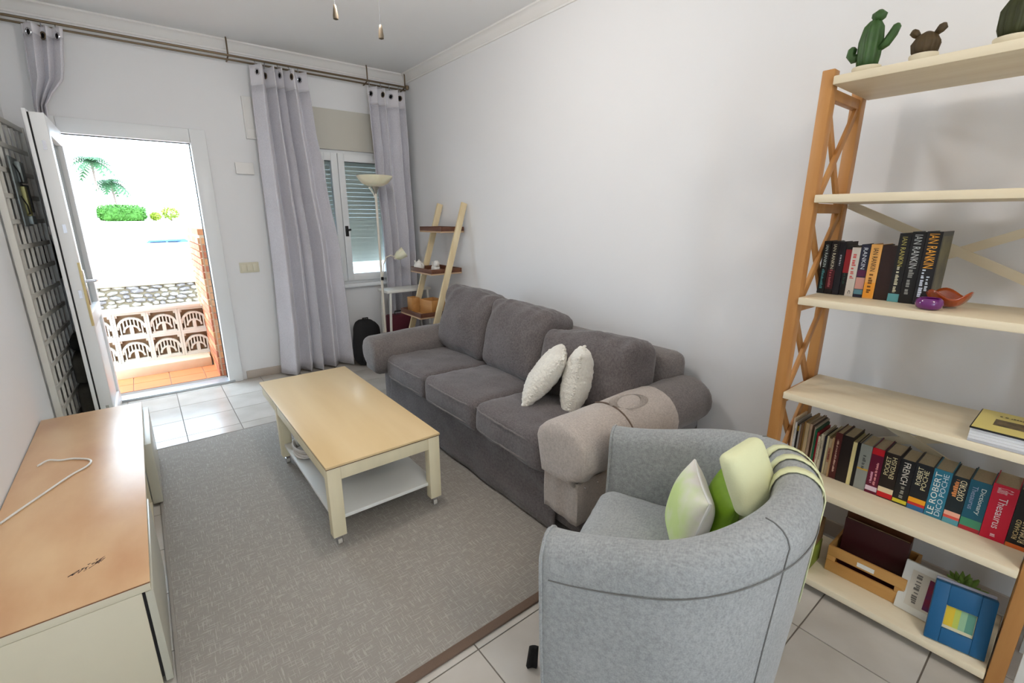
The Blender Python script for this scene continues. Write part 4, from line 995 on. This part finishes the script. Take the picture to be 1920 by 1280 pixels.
# figurines and boxes on the ladder shelf
M_porc = mat('white_porcelain', (234, 232, 226), .25)
tp = tag(empty('teapot', (2.04, 4.0, .9675)), 'white porcelain teapot on the middle ladder tray', 'teapot')
lathe('body', [(0, .0008), (.03, .0008), (.046, .02), (.05, .045), (.04, .07), (.024, .08), (.022, .078), (0, .076)], M_porc, tp)
lathe('lid', [(.026, .079), (.02, .088), (.006, .094), (.009, .102), (0, .106)], M_porc, tp)
tube('spout', [(.0, .04, .035), (.0, .066, .05), (.0, .078, .08), (.0, .088, .088)], [.013, .010, .008, .006], M_porc, tp, 10)
tube('handle', [(0, -.042, .062), (0, -.07, .066), (0, -.078, .045), (0, -.066, .026), (0, -.045, .022)], .005, M_porc, tp, 8)
fg = tag(empty('figurine', (2.10, 3.80, .9675)), 'white porcelain lion figurine right of the teapot', 'figurine')
cushion('body', .03, .045, .024, .022, M_porc, fg, .004, .004, 20, 3, 10, loc=(0, 0, .035)); cushion('head', .020, .020, .020, .017, M_porc, fg, .003, .005, 30, 6, 10, loc=(-.008, -.042, .078))
cushion('mane', .026, .014, .028, .013, M_porc, fg, .003, .006, 40, 8, 10, loc=(-.004, -.030, .074))
for dx in (-.018, .018):
    for dy in (-.032, .032): tube('leg', [(dx, dy, .001), (dx, dy, .03)], [.010, .008], M_porc, fg, 8)
tube('tail', [(0, .042, .045), (0, .060, .065), (0, .055, .09)], [.006, .005, .008], M_porc, fg, 8)
M_bx = wood('honey_box_wood', (198, 146, 86), (176, 122, 64), 'Y', .5)
def openbox(label, loc, sx, sy, sz, rz):
    b = tag(empty('wooden_box', loc, rz), label, 'box', 'wooden boxes on the lowest visible ladder tray'); t_ = .008
    box('base', -sx, sx, -sy, sy, .0008, .008, M_bx, b)
    for a in ((-sx, -sx+t_, -sy, sy), (sx-t_, sx, -sy, sy), (-sx+t_, sx-t_, -sy, -sy+t_), (-sx+t_, sx-t_, sy-t_, sy)): box('side', *a, .008, sz, M_bx, b, .001)
    return b
openbox('larger open honey wood box on the low ladder tray', (2.055, 3.80, .5875), .075, .095, .135, R(6)); openbox('narrow honey wood box left of the larger one on the ladder', (1.955, 3.985, .5875), .04, .055, .14, R(-4))

# ------------------------------------------------------------------ floor lamp
fl = tag(empty('floor_lamp', (1.785, 4.29, 0)), 'white uplighter floor lamp with bowl shade and reading arm', 'floor lamp')
M_lampw = mat('lamp_white_metal', (226, 220, 206), .4); M_bowl = mat('frosted_cream_bowl', (246, 236, 208), .5, sss=.2)
lathe('base', [(0, .001), (.13, .001), (.135, .012), (.12, .022), (.03, .03), (0, .03)], M_lampw, fl)
tube('pole', [(0, 0, .025), (0, 0, 1.70)], .011, M_lampw, fl, 12)
lathe('neck', [(.011, 1.66), (.018, 1.69), (.034, 1.715), (.036, 1.722), (0, 1.722)], mat('satin_nickel', (170, 166, 156), .35, metal=.7), fl)
tube('hook_arm', [(-.0, 0, 1.60), (-.02, 0, 1.66), (-.06, 0, 1.72)], .006, M_lampw, fl)
lathe('bowl_shade', [(.03, 1.722), (.07, 1.728), (.115, 1.752), (.145, 1.785), (.16, 1.815), (.155, 1.816), (.138, 1.786), (.11, 1.757), (.065, 1.735), (0, 1.73)], M_bowl, fl, 40)
tube('reading_arm', [(0, 0, .86), (.012, -.012, .93), (.02, -.02, 1.02), (.05, -.02, 1.085), (.10, -.015, 1.10), (.14, -.01, 1.085), (.155, -.01, 1.065)], .0055, M_lampw, fl, 8)
hd = empty('reading_head', (.20, -.02, 1.105), 0); hd.parent = fl; hd.rotation_euler = (0, R(58), R(-20))
lathe('cup_shade', [(.012, -.06), (.024, -.055), (.044, -.02), (.052, .045), (.049, .045), (.041, -.018), (.02, -.05), (0, -.05)], M_bowl, hd, 24)
lathe('switch', [(.013, -.075), (.013, -.058), (0, -.055)], M_lampw, hd, 12)
box('switch_box', -.012, .012, -.020, -.008, .87, .90, M_black, fl, .003)

# ------------------------------------------------------------------ side table, suitcase, bag
sd = tag(empty('side_table', (2.06, 4.385, 0)), 'white folding side table standing in front of the corner curtain', 'table')
box('table_top', -.24, .24, -.12, .12, .735, .762, M_white, sd, .006)
for s_ in (-1, 1):
    for sy in (-.10, .10): bar('leg', (s_*.20, sy, .735), (-s_*.20 if False else s_*.235, sy, .003), .02, .02, M_white, sd, up=(0, 1, 0), bevel=.002)
    bar('stretcher', (s_*.225, -.09, .22), (s_*.225, .09, .22), .014, .014, M_white, sd)
bx = tag(empty('suitcase', (1.985, 4.385, 0)), 'dark maroon suitcase standing under the white side table', 'suitcase')
M_mar = mat('maroon_shell', (92, 30, 46), .55, var=.15, vscale=8)
box('shell', -.13, .13, -.065, .065, .012, .50, M_mar, bx, .022, 4); box('zip_band', -.131, .131, -.006, .006, .03, .49, M_black, bx, .002)
tube('handle', [(-.05, 0, .498), (-.048, 0, .53), (.048, 0, .53), (.05, 0, .498)], .008, M_black, bx)
for x in (-.1, .1):
    for y in (-.045, .045): lathe('wheel', [(0, .0008), (.012, .0008), (.014, .012), (0, .016)], M_black, bx, 12, (x, y, 0))
bg_ = tag(empty('backpack', (1.665, 4.49, 0)), 'black rounded bag slumped between the middle curtain and lamp', 'bag')
o = cushion('body', .12, .085, .22, .08, M_blackfab, bg_, .02, .012, 6, 21, 18, .02, (0, 0, .232)); cushion('front_pocket', .085, .03, .10, .028, M_blackfab, bg_, .01, .006, 9, 22, 12, 0, (0, -.085, .14))
tube('carry_loop', [(-.03, .0, .445), (-.025, 0, .48), (.025, 0, .48), (.03, 0, .445)], .007, M_blackfab, bg_)

# ================================================================== BEHIND THE DOOR LEAF
gt = tag(empty('security_gate', (-.545, 3.80, 0)), 'white barred metal security gate folded back against the left wall', 'gate')
M_gate = mat('white_gate_paint', (214, 212, 204), .5)
gx0, gy0, gx1, gy1 = 0, 0, .055, .80
def gp(f, z, off=0.0): return Vector((gx0+(gx1-gx0)*f+off, gy0+(gy1-gy0)*f, z))
for f in (0, 1): bar('gate_post', gp(f, .12), gp(f, 2.02), .035, .03, M_gate, gt, up=(1, 0, 0), bevel=.002)
for z in (.15, 2.0): bar('gate_rail', gp(.0, z), gp(1.0, z), .022, .03, M_gate, gt)
for k in range(1, 7): bar('vertical_bar', gp(k/7, .16), gp(k/7, 1.99), .014, .014, M_gate, gt, up=(1, 0, 0))
for k in range(1, 13): bar('cross_bar', gp(0.01, .15+k*.142, .008), gp(.99, .15+k*.142, .008), .008, .026, M_gate, gt)
tube('foot_loop', [gp(.0, .14), gp(.02, .02, .02), gp(.08, .02, .03), gp(.1, .14, .02)], .006, M_gate, gt, 6)
lk = tag(empty('gate_lock', (-.505, 4.05, 1.60)), 'grey metal lock box with keeper plate fixed on the security gate', 'lock')
M_lk = mat('grey_lock_metal', (128, 136, 136), .4, metal=.6); M_lkb = mat('brassy_green_keeper', (160, 158, 108), .4, metal=.4)
box('mount_plate', 0.0, .008, -.09, .16, -.20, .19, M_lk, lk, .002); box('lock_case', .008, .035, .02, .14, .05, .17, M_lk, lk, .006); box('keeper', .008, .028, .03, .10, -.14, .03, M_lkb, lk, .004)
box('bolt', .010, .035, .10, .13, -.12, .04, M_black, lk, .003); box('lower_case', .008, .03, .03, .15, -.19, -.14, M_lk, lk, .004)
for z in (.10, -.08): tube('curved_hook', [(.01, -.02, z+.05), (.03, -.05, z), (.03, -.03, z-.05), (.02, .01, z-.05)], .004, M_black, lk, 6)
# hanging black bag, hook rail and a heap of dark bags in the corner
hk = tag(empty('coat_hook', (-.505, YF, 1.36)), 'small metal coat hook on far wall behind the door leaf', 'hook')
box('hook_plate', -.03, .03, -.008, -.0005, -.03, .03, M_chrome, hk, .002); tube('prong', [(0, -.006, .01), (0, -.05, .0), (0, -.06, .025)], .005, M_chrome, hk)
hb = tag(empty('shoulder_bag', (-.505, 4.66, 1.02)), 'black shoulder bag hanging from the hook behind the door', 'bag')
cushion('body', .042, .035, .115, .03, M_blackfab, hb, .008, .004, 10, 5, 14, loc=(0, 0, .12)); tube('strap', [(-.03, .0, .225), (-.012, .03, .32), (0, .035, .365), (.012, .03, .32), (.03, .0, .225)], .006, M_blackfab, hb)
for lb, loc, hx, hy, hz, sd_ in (('big dark grey duffel bag at the bottom of heap behind the door', (-.438, 4.34, .175), .040, .27, .165, 3), ('medium dark grey folded bag on top of the duffel bag', (-.438, 4.38, .452), .040, .24, .095, 6)):
    b = tag(empty('duffel_bag', loc), lb, 'bag', 'dark bags heaped behind the door')
    cushion('body', hx, hy, hz, min(hx, hz)*.7, M_dkgrey, b, .01, .010, 6, sd_, 16); tube('grip', [(0, -.07, hz), (0, -.06, hz+.03), (0, .06, hz+.03), (0, .07, hz)], .007, M_blackfab, b)
tb_ = tag(empty('toiletry_bag', (-.438, 4.36, .615)), 'small black pouch with pale badge on top of dark bags', 'pouch')
cushion('body', .036, .12, .045, .03, M_blackfab, tb_, .006, .005, 10, 9, 12); box('badge', .03, .049, -.13, -.118, -.012, .012, M_white, tb_, .003)

# ================================================================== CEILING FAN (its pull chains hang into view)
fan = tag(empty('ceiling_fan', (.85, 2.02, 0)), 'white ceiling fan with light globe and two wooden pull chain bobbles', 'fan')
M_fan = mat('white_fan_metal', (236, 235, 232), .4)
lathe('canopy', [(0, ZC-.0005), (.07, ZC-.0005), (.065, ZC-.03), (.03, ZC-.045), (0, ZC-.045)], M_fan, fan); tube('downrod', [(0, 0, ZC-.04), (0, 0, 2.74)], .012, M_fan, fan)
lathe('motor_housing', [(.02, 2.755), (.09, 2.745), (.11, 2.72), (.11, 2.68), (.06, 2.64), (.05, 2.61), (0, 2.61)], M_fan, fan, 32)
for k in range(4):
    a = R(21.5+90*k); d = Vector((math.cos(a), math.sin(a), 0)); s_ = Vector((-d.y, d.x, 0))
    bm = bmesh.new(); bm_grid(bm, lambda u, v: d*(.16+.36*u)+s_*((v-.5)*(.10+.03*u))+Vector((0, 0, 2.705+.03*(v-.5))), 8, 4)
    b_ = new_mesh_obj('blade', bm, M_fan, fan, True); md = b_.modifiers.new('s', 'SOLIDIFY'); md.thickness = .008
    bar('blade_iron', d*.08+Vector((0, 0, 2.70)), d*.20+Vector((0, 0, 2.70)), .03, .006, M_fan, fan)
lathe('light_globe', [(.045, 2.61), (.075, 2.59), (.085, 2.56), (.07, 2.525), (.04, 2.51), (0, 2.507)], mat('lit_opal_glass', (255, 246, 236), .4, emit=6.0), fan, 28)
lamp = bpy.data.lights.new('fan_bulb', 'POINT'); lamp.energy = LAMP_POWER; lamp.color = (1, .96, .93); lamp.shadow_soft_size = .09
lo = bpy.data.objects.new('fan_bulb', lamp); C.objects.link(lo); lo.location = (.85, 2.02, 2.40)
M_bob = wood('bobble_wood', (112, 98, 78), (92, 80, 62), 'Z', .5)
for px_, py_, zt in ((.055, -.015, 2.145), (-.101, .048, 2.197)):
    ch_ = tube('pull_chain', [(px_*.4, py_*.4, 2.625), (px_, py_, 2.60), (px_, py_, zt+.05)], .0018, M_chrome, fan, 6)
    lathe('bobble', [(0, zt+.055), (.005, zt+.052), (.0075, zt+.038), (.0105, zt+.014), (.010, zt+.004), (0, zt)], M_bob, fan, 14, (px_, py_, 0))

# added fill lamp, unseen behind the camera, to warm the bookcase side
pl = tag(empty('added_ceiling_light', (.75, -1.15, 0)), 'added unseen opal ceiling light filling the near end of the room', 'ceiling light')
lathe('base_plate', [(0, ZC-.0005), (.13, ZC-.0005), (.13, ZC-.02), (0, ZC-.02)], M_fan, pl, 32)
lathe('fill_dome', [(.12, ZC-.02), (.125, ZC-.05), (.09, ZC-.085), (.04, ZC-.10), (0, ZC-.104)], MATS['lit_opal_glass'], pl, 32)
l2 = bpy.data.lights.new('added_fill_bulb', 'POINT'); l2.energy = 16.0; l2.color = (1, .91, .81); l2.shadow_soft_size = .12
lo2 = bpy.data.objects.new('added_fill_bulb', l2); C.objects.link(lo2); lo2.location = (.75, -1.15, ZC-.26)

# ================================================================== OUTSIDE
M_terra = mat('terracotta_tile', (214, 128, 78), .6, var=.12, vscale=6); M_conc = mat('cream_concrete', (222, 206, 176), .8, var=.08, vscale=10); M_wconc = mat('white_concrete', (206, 198, 184), .8)
po = tag(box('porch_floor', -1.6, .62, 5.0, 5.78, -.25, -.012, mat('porch_mortar', (180, 160, 140), .9)), kind='structure')
for i in range(8):
    for j in range(2):
        box('tile', -1.58+i*.27, -1.58+i*.27+.264, 5.005+j*.225, 5.005+j*.225+.219, -.012, -.002, M_terra, po)
bal = tag(empty('balustrade', (0, 5.70, 0)), 'white pierced breeze block balustrade on a cream kerb outside the door', 'balustrade')
box('kerb', -1.55, .40, -.25, .08, -.012, .088, M_conc, bal, .008)
box('coping', -1.55, .40, -.07, .07, .576, .612, M_wconc, bal, .006)
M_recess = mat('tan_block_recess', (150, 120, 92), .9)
def breeze():
    bm = bmesh.new(); w = .126; h_ = .122; t_ = .04; f = .020
    for a in ((-w+.001, w-.001, -h_, -h_+f), (-w+.001, w-.001, h_-f, h_-.001), (-w+.001, -w+f, -h_+f, h_-f), (w-f, w-.001, -h_+f, h_-f)): bm_box(bm, a[0], a[1], -t_, t_, a[2], a[3])
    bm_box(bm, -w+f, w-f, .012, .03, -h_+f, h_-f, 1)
    def arc(cx, cz, r_, a0, a1, n=10, th=.018):
        pts = [Vector((cx+r_*math.cos(a0+(a1-a0)*k/n), -.01, cz+r_*math.sin(a0+(a1-a0)*k/n))) for k in range(n+1)]
        for p, q in zip(pts, pts[1:]): bm_bar(bm, p, q, .05, th, up=(0, 0, 1) if abs((q-p).z) < abs((q-p).x) else (1, 0, 0))
    cz = -.035
    arc(0, cz, .103, R(0), R(180), 14, .020); arc(0, cz-.03, .060, R(0), R(180), 10, .016)
    for k in range(7):
        x = -.081+.027*k; top = cz+math.sqrt(max(0, .103**2-x*x)); lo_ = cz-.03+math.sqrt(max(0, .06**2-x*x)) if abs(x) < .06 else -h_+.02
        bm_bar(bm, Vector((x, -.01, lo_)), Vector((x, -.01, top)), .045, .011, up=(1, 0, 0))
    bm_bar(bm, Vector((0, -.01, -h_+.02)), Vector((0, -.01, cz-.03+.06)), .045, .03, up=(1, 0, 0)); bm_box(bm, -.1, .1, -.03, .03, -h_+.015, -h_+.035)
    for s_ in (-1, 1): bm_box(bm, min(s_*w*.99, s_*(w-.035)), max(s_*w*.99, s_*(w-.035)), -.03, .03, h_-.045, h_-.002)
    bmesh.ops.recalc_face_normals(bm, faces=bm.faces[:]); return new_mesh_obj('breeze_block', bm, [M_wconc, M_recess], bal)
b0 = None
for i in range(7):
    for j in range(2):
        loc = (-.053+.252*(i-4)-.126+.252, 0, .21+.244*j)
        if loc[0] > .36: continue
        if b0 is None: b0 = breeze(); b0.location = loc
        else: inst(b0, 'breeze_block', loc, (0, 0, 0), bal)
# brick side wall of the porch
bwk = tag(empty('brick_wall', (.42, 5.52, 0)), 'low orange brick side wall at the right of the porch', 'brick wall')
box('core', .012, .20, -.515, .515, -.012, 1.30, mat('pale_mortar', (206, 180, 150), .9), bwk)
M_bricks = [mat('brick_%d' % k, c, .8, var=.15, vscale=20) for k, c in enumerate(((206, 136, 92), (196, 120, 84), (214, 150, 100), (188, 112, 80), (212, 158, 116)))]
bsrc = {}
def brick(x, y, z, lx, ly, k):
    key = (round(lx, 3), round(ly, 3), k)
    if key not in bsrc:
        bm = bmesh.new(); bm_box(bm, -lx/2, lx/2, -ly/2, ly/2, -.0255, .0255); me = bpy.data.meshes.new('brick'); bm.to_mesh(me); bm.free(); me.materials.append(M_bricks[k]); bsrc[key] = me
    o = bpy.data.objects.new('brick', bsrc[key]); C.objects.link(o); o.location = (x, y, z); o.parent = bwk
for r_ in range(21):
    z = .020+r_*.0615; off = .12 if r_ % 2 else 0
    y = -.515
    seq = ([.12] if r_ % 2 else [])+[.24]*5
    for L_ in seq:
        L2 = min(L_, .515-y)
        if L2 < .05: break
        brick(.008, y+L2/2, z, .024, L2-.010, rnd.randrange(5)); y += L2+.0
    for x0, x1 in ((.02, .11), (.11, .2)): brick((x0+x1)/2, -.518, z, x1-x0-.008, .020, rnd.randrange(5))
for k in range(4): brick(.105, -.385+.257*k, 1.327, .20, .245, k)
tag(box('wall_porch_right', .62, .85, 5.0, 6.4, -.3, 2.55, M_wall), kind='structure')
# garden and street
tag(box('ground', -40, 40, 5.78, 12, -.6, -.35, mat('pale_gravel', (124, 102, 80), .9, var=.15, vscale=3)), kind='structure')
tag(box('street', -60, 60, 12, 38, -1.2, -.95, mat('pale_asphalt', (190, 188, 186), .9)), kind='structure')  # street is one even pale grey
rb = tag(empty('rubble_wall', (0, 9.2, -.35)), 'rough pale stone garden wall beyond the balustrade', 'stone wall')
box('core', -4.0, 3.0, -.12, .3, 0, .80, mat('lime_mortar', (138, 126, 104), .95), rb); box('capping', -4.0, 3.0, -.2, .34, .80, .93, mat('tan_coping', (206, 192, 160), .9, var=.2, vscale=10, bump=.5, bscale=30), rb, .02)
M_st = [mat('stone_%d' % k, c, .9, var=.2, vscale=12) for k, c in enumerate(((156, 150, 140), (140, 134, 130), (160, 152, 136), (126, 120, 118)))]
ssrc = []
for k in range(8):
    bm = bmesh.new(); bmesh.ops.create_icosphere(bm, subdivisions=1, radius=1)
    for v in bm.verts: v.co *= 1+.3*nz(v.co, 1.5, k)
    me = bpy.data.meshes.new('stone'); bm.to_mesh(me); bm.free(); me.materials.append(M_st[k % 4]); ssrc.append(me)
z = .05; row = 0
while z < .80:
    x = -1.15+(row % 2)*.07
    while x < 1.15:
        w = rnd.uniform(.08, .19); o = bpy.data.objects.new('stone', rnd.choice(ssrc)); C.objects.link(o); o.parent = rb
        o.location = (x+w/2, -.13, z+rnd.uniform(-.012, .012)); o.scale = (w*.53, .06, rnd.uniform(.030, .042)); o.rotation_euler = (0, rnd.uniform(-.25, .25), rnd.uniform(-.1, .1)); x += w
    z += .066; row += 1
fp = tag(empty('garden_post', (.42, 9.9, -.35)), 'thin grey post standing behind the rubble wall', 'post'); tube('shaft', [(0, 0, 0), (0, 0, .88)], .035, mat('grey_post', (150, 144, 140), .7), fp); lathe('cap', [(.035, .88), (.042, .885), (.03, .91), (0, .915)], MATS['grey_post'], fp, 12)
tag(box('street_wall', -14, 14, 24.6, 24.9, -.95, .42, M_wconc), 'low white wall along the far side of the street', 'wall')
tag(box('terrace_wall', -20, 20, 38.0, 38.6, -.95, 1.22, M_wconc), 'long white retaining wall under the clipped hedge', 'wall')
tag(box('hill_ground', -60, 60, 38.6, 80, .6, 1.2, mat('dry_hill', (200, 194, 180), .9)), kind='structure')
def car(label, loc, rgb):
    r0 = tag(empty('parked_car', loc), label, 'car'); m = mat('car_paint_%d' % rgb[2], rgb, .25, coat=.5)
    prof = [(-2.0, .35), (-2.05, .75), (-1.75, .88), (-1.2, .95), (-.6, 1.42), (.7, 1.46), (1.4, 1.02), (1.95, .9), (2.05, .6), (2.0, .35)]
    bm = bmesh.new(); r1 = [bm.verts.new((x, -.8*(1 if z < 1.1 else .85), z)) for x, z in prof]; r2 = [bm.verts.new((x, .8*(1 if z < 1.1 else .85), z)) for x, z in prof]
    for k in range(len(prof)): bm.faces.new((r1[k], r1[(k+1) % len(prof)], r2[(k+1) % len(prof)], r2[k]))
    bm.faces.new(r1[::-1]); bm.faces.new(r2); bmesh.ops.recalc_face_normals(bm, faces=bm.faces[:]); new_mesh_obj('body', bm, m, r0)
    bm = bmesh.new(); bm.faces.new([bm.verts.new((x, -.79 if z < 1.1 else -.70, z)) for x, z in ((-1.0, 1.0), (-.55, 1.36), (.0, 1.38), (.0, 1.0))]); bm.faces.new([bm.verts.new((x, -.79 if z < 1.1 else -.70, z)) for x, z in ((.06, 1.0), (.06, 1.38), (.65, 1.38), (1.2, 1.02))])
    bmesh.ops.solidify(bm, geom=bm.faces[:], thickness=.02); new_mesh_obj('side_window', bm, mat('car_glass', (40, 70, 96), .1), r0)
    for x in (-1.3, 1.3):
        for y in (-.72, .72):
            bm = bmesh.new(); bmesh.ops.create_cone(bm, cap_ends=True, segments=16, radius1=.31, radius2=.31, depth=.18, matrix=Matrix.Translation((x, y, .312)) @ Matrix.Rotation(R(90), 4, 'X')); new_mesh_obj('wheel', bm, M_black, r0, True, 40)
car('blue car parked behind the white street wall', (1.0, 27.0, -.945), (40, 104, 160)); car('pale silver car parked left of the blue one', (-3.4, 27.4, -.945), (170, 184, 200))
# greenery
M_hedge = mat('hedge_green', (70, 122, 40), .7, var=.3, vscale=4); M_palm = mat('palm_green', (58, 96, 60), .7); M_trunk = mat('palm_trunk', (128, 112, 104), .9); M_bush = mat('bush_yellow_green', (126, 146, 40), .7, var=.2, vscale=4)
def leafy(name, c, rx, ry, rz_, n, sz, m, parent, box_=False, seed=1):
    r2 = random.Random(seed); bm = bmesh.new()
    for k in range(n):
        if box_:
            p = Vector((r2.gauss(0, 1), r2.gauss(0, 1), r2.gauss(0, 1))).normalized(); m_ = (abs(p.x)**4+abs(p.y)**4+abs(p.z)**4)**.25; p = p/m_*r2.uniform(.85, 1.05)
        else:
            p = Vector((r2.gauss(0, 1), r2.gauss(0, 1), r2.gauss(0, 1))).normalized()*r2.uniform(.7, 1)
        q = Vector((c[0]+p.x*rx, c[1]+p.y*ry, c[2]+p.z*rz_)); u = Vector((r2.gauss(0, 1), r2.gauss(0, 1), r2.gauss(0, 1))).normalized(); v = u.orthogonal().normalized()
        s_ = sz*r2.uniform(.6, 1.2); bm.faces.new([bm.verts.new(q+u*a*s_+v*b*s_*.6) for a, b in ((-1, 0), (0, -1), (1, 0), (0, 1))])
    o = new_mesh_obj(name, bm, m, parent); o['kind'] = 'stuff'; return o
hg = tag(empty('hedge', (-.5, 41.0, 1.2)), 'clipped bright green hedge above the white retaining wall', 'hedge')
leafy('foliage', (0, 0, .52), 1.22, .5, .52, 1600, .09, M_hedge, hg, True, 2); cushion('core', 1.1, .42, .45, .3, M_hedge, hg, 0, .05, 2, 4, 10, loc=(0, 0, .47)); 
for x in (-.8, 0, .8): tube('stem', [(x, 0, .0), (x, 0, .4)], .04, M_trunk, hg)
def bush(label, loc, r_, m, seed, nm='bush'):
    b = tag(empty(nm, loc), label, 'bush'); leafy('foliage', (0, 0, r_), r_, r_, r_*.8, 350, .1, m, b, False, seed); tube('stem', [(0, 0, 0), (0, 0, r_)], .05, M_trunk, b)
bush('small yellow green bush at the right end of the hedge', (1.22, 40.6, 1.2), .33, M_bush, 5); bush('round yellow green shrub up the slope right of the hedge', (2.2, 43, 1.2), .55, M_bush, 6)
def palm(label, loc, H, R_, seed):
    p_ = tag(empty('palm_tree', loc), label, 'palm', 'palm trees on the skyline'); r2 = random.Random(seed)
    tube('trunk', [(0, 0, 0), (.05, 0, H*.4), (.0, 0, H*.75), (.02, 0, H)], [.09, .07, .065, .09], M_trunk, p_, 10)
    for k in range(22):
        a = 2*math.pi*k/22+r2.uniform(-.1, .1); el = r2.uniform(-.2, 1.1); L_ = R_*r2.uniform(.85, 1.1); d = Vector((math.cos(a), math.sin(a), 0)); s_ = Vector((-d.y, d.x, 0))
        bm = bmesh.new(); N = 9; pts = [Vector((.02, 0, H))+d*L_*t*math.cos(el*(1-t*.4))+Vector((0, 0, L_*(math.sin(el)*t-.75*t*t))) for t in [i/N for i in range(N+1)]]
        for i in range(N):
            q = pts[i]; w = (pts[i+1]-q)
            bm.faces.new([bm.verts.new(x) for x in (q-s_*.02, q+s_*.02, pts[i+1]+s_*.015, pts[i+1]-s_*.015)])
            ll = L_*.42*math.sin(math.pi*(i+.7)/(N+.9))
            for sg in (-1, 1): bm.faces.new([bm.verts.new(x) for x in (q, q+w*.95, q+s_*sg*ll+w*1.2-Vector((0, 0, ll*.4)))])
        new_mesh_obj('frond', bm, M_palm, p_)
palm('tall slender palm on the skyline beyond the hedge', (-1.66, 45.0, 1.2), 4.0, 1.25, 3); palm('shorter green palm right of the tall one on the skyline', (-.85, 46.0, 1.2), 2.75, 1.15, 8)
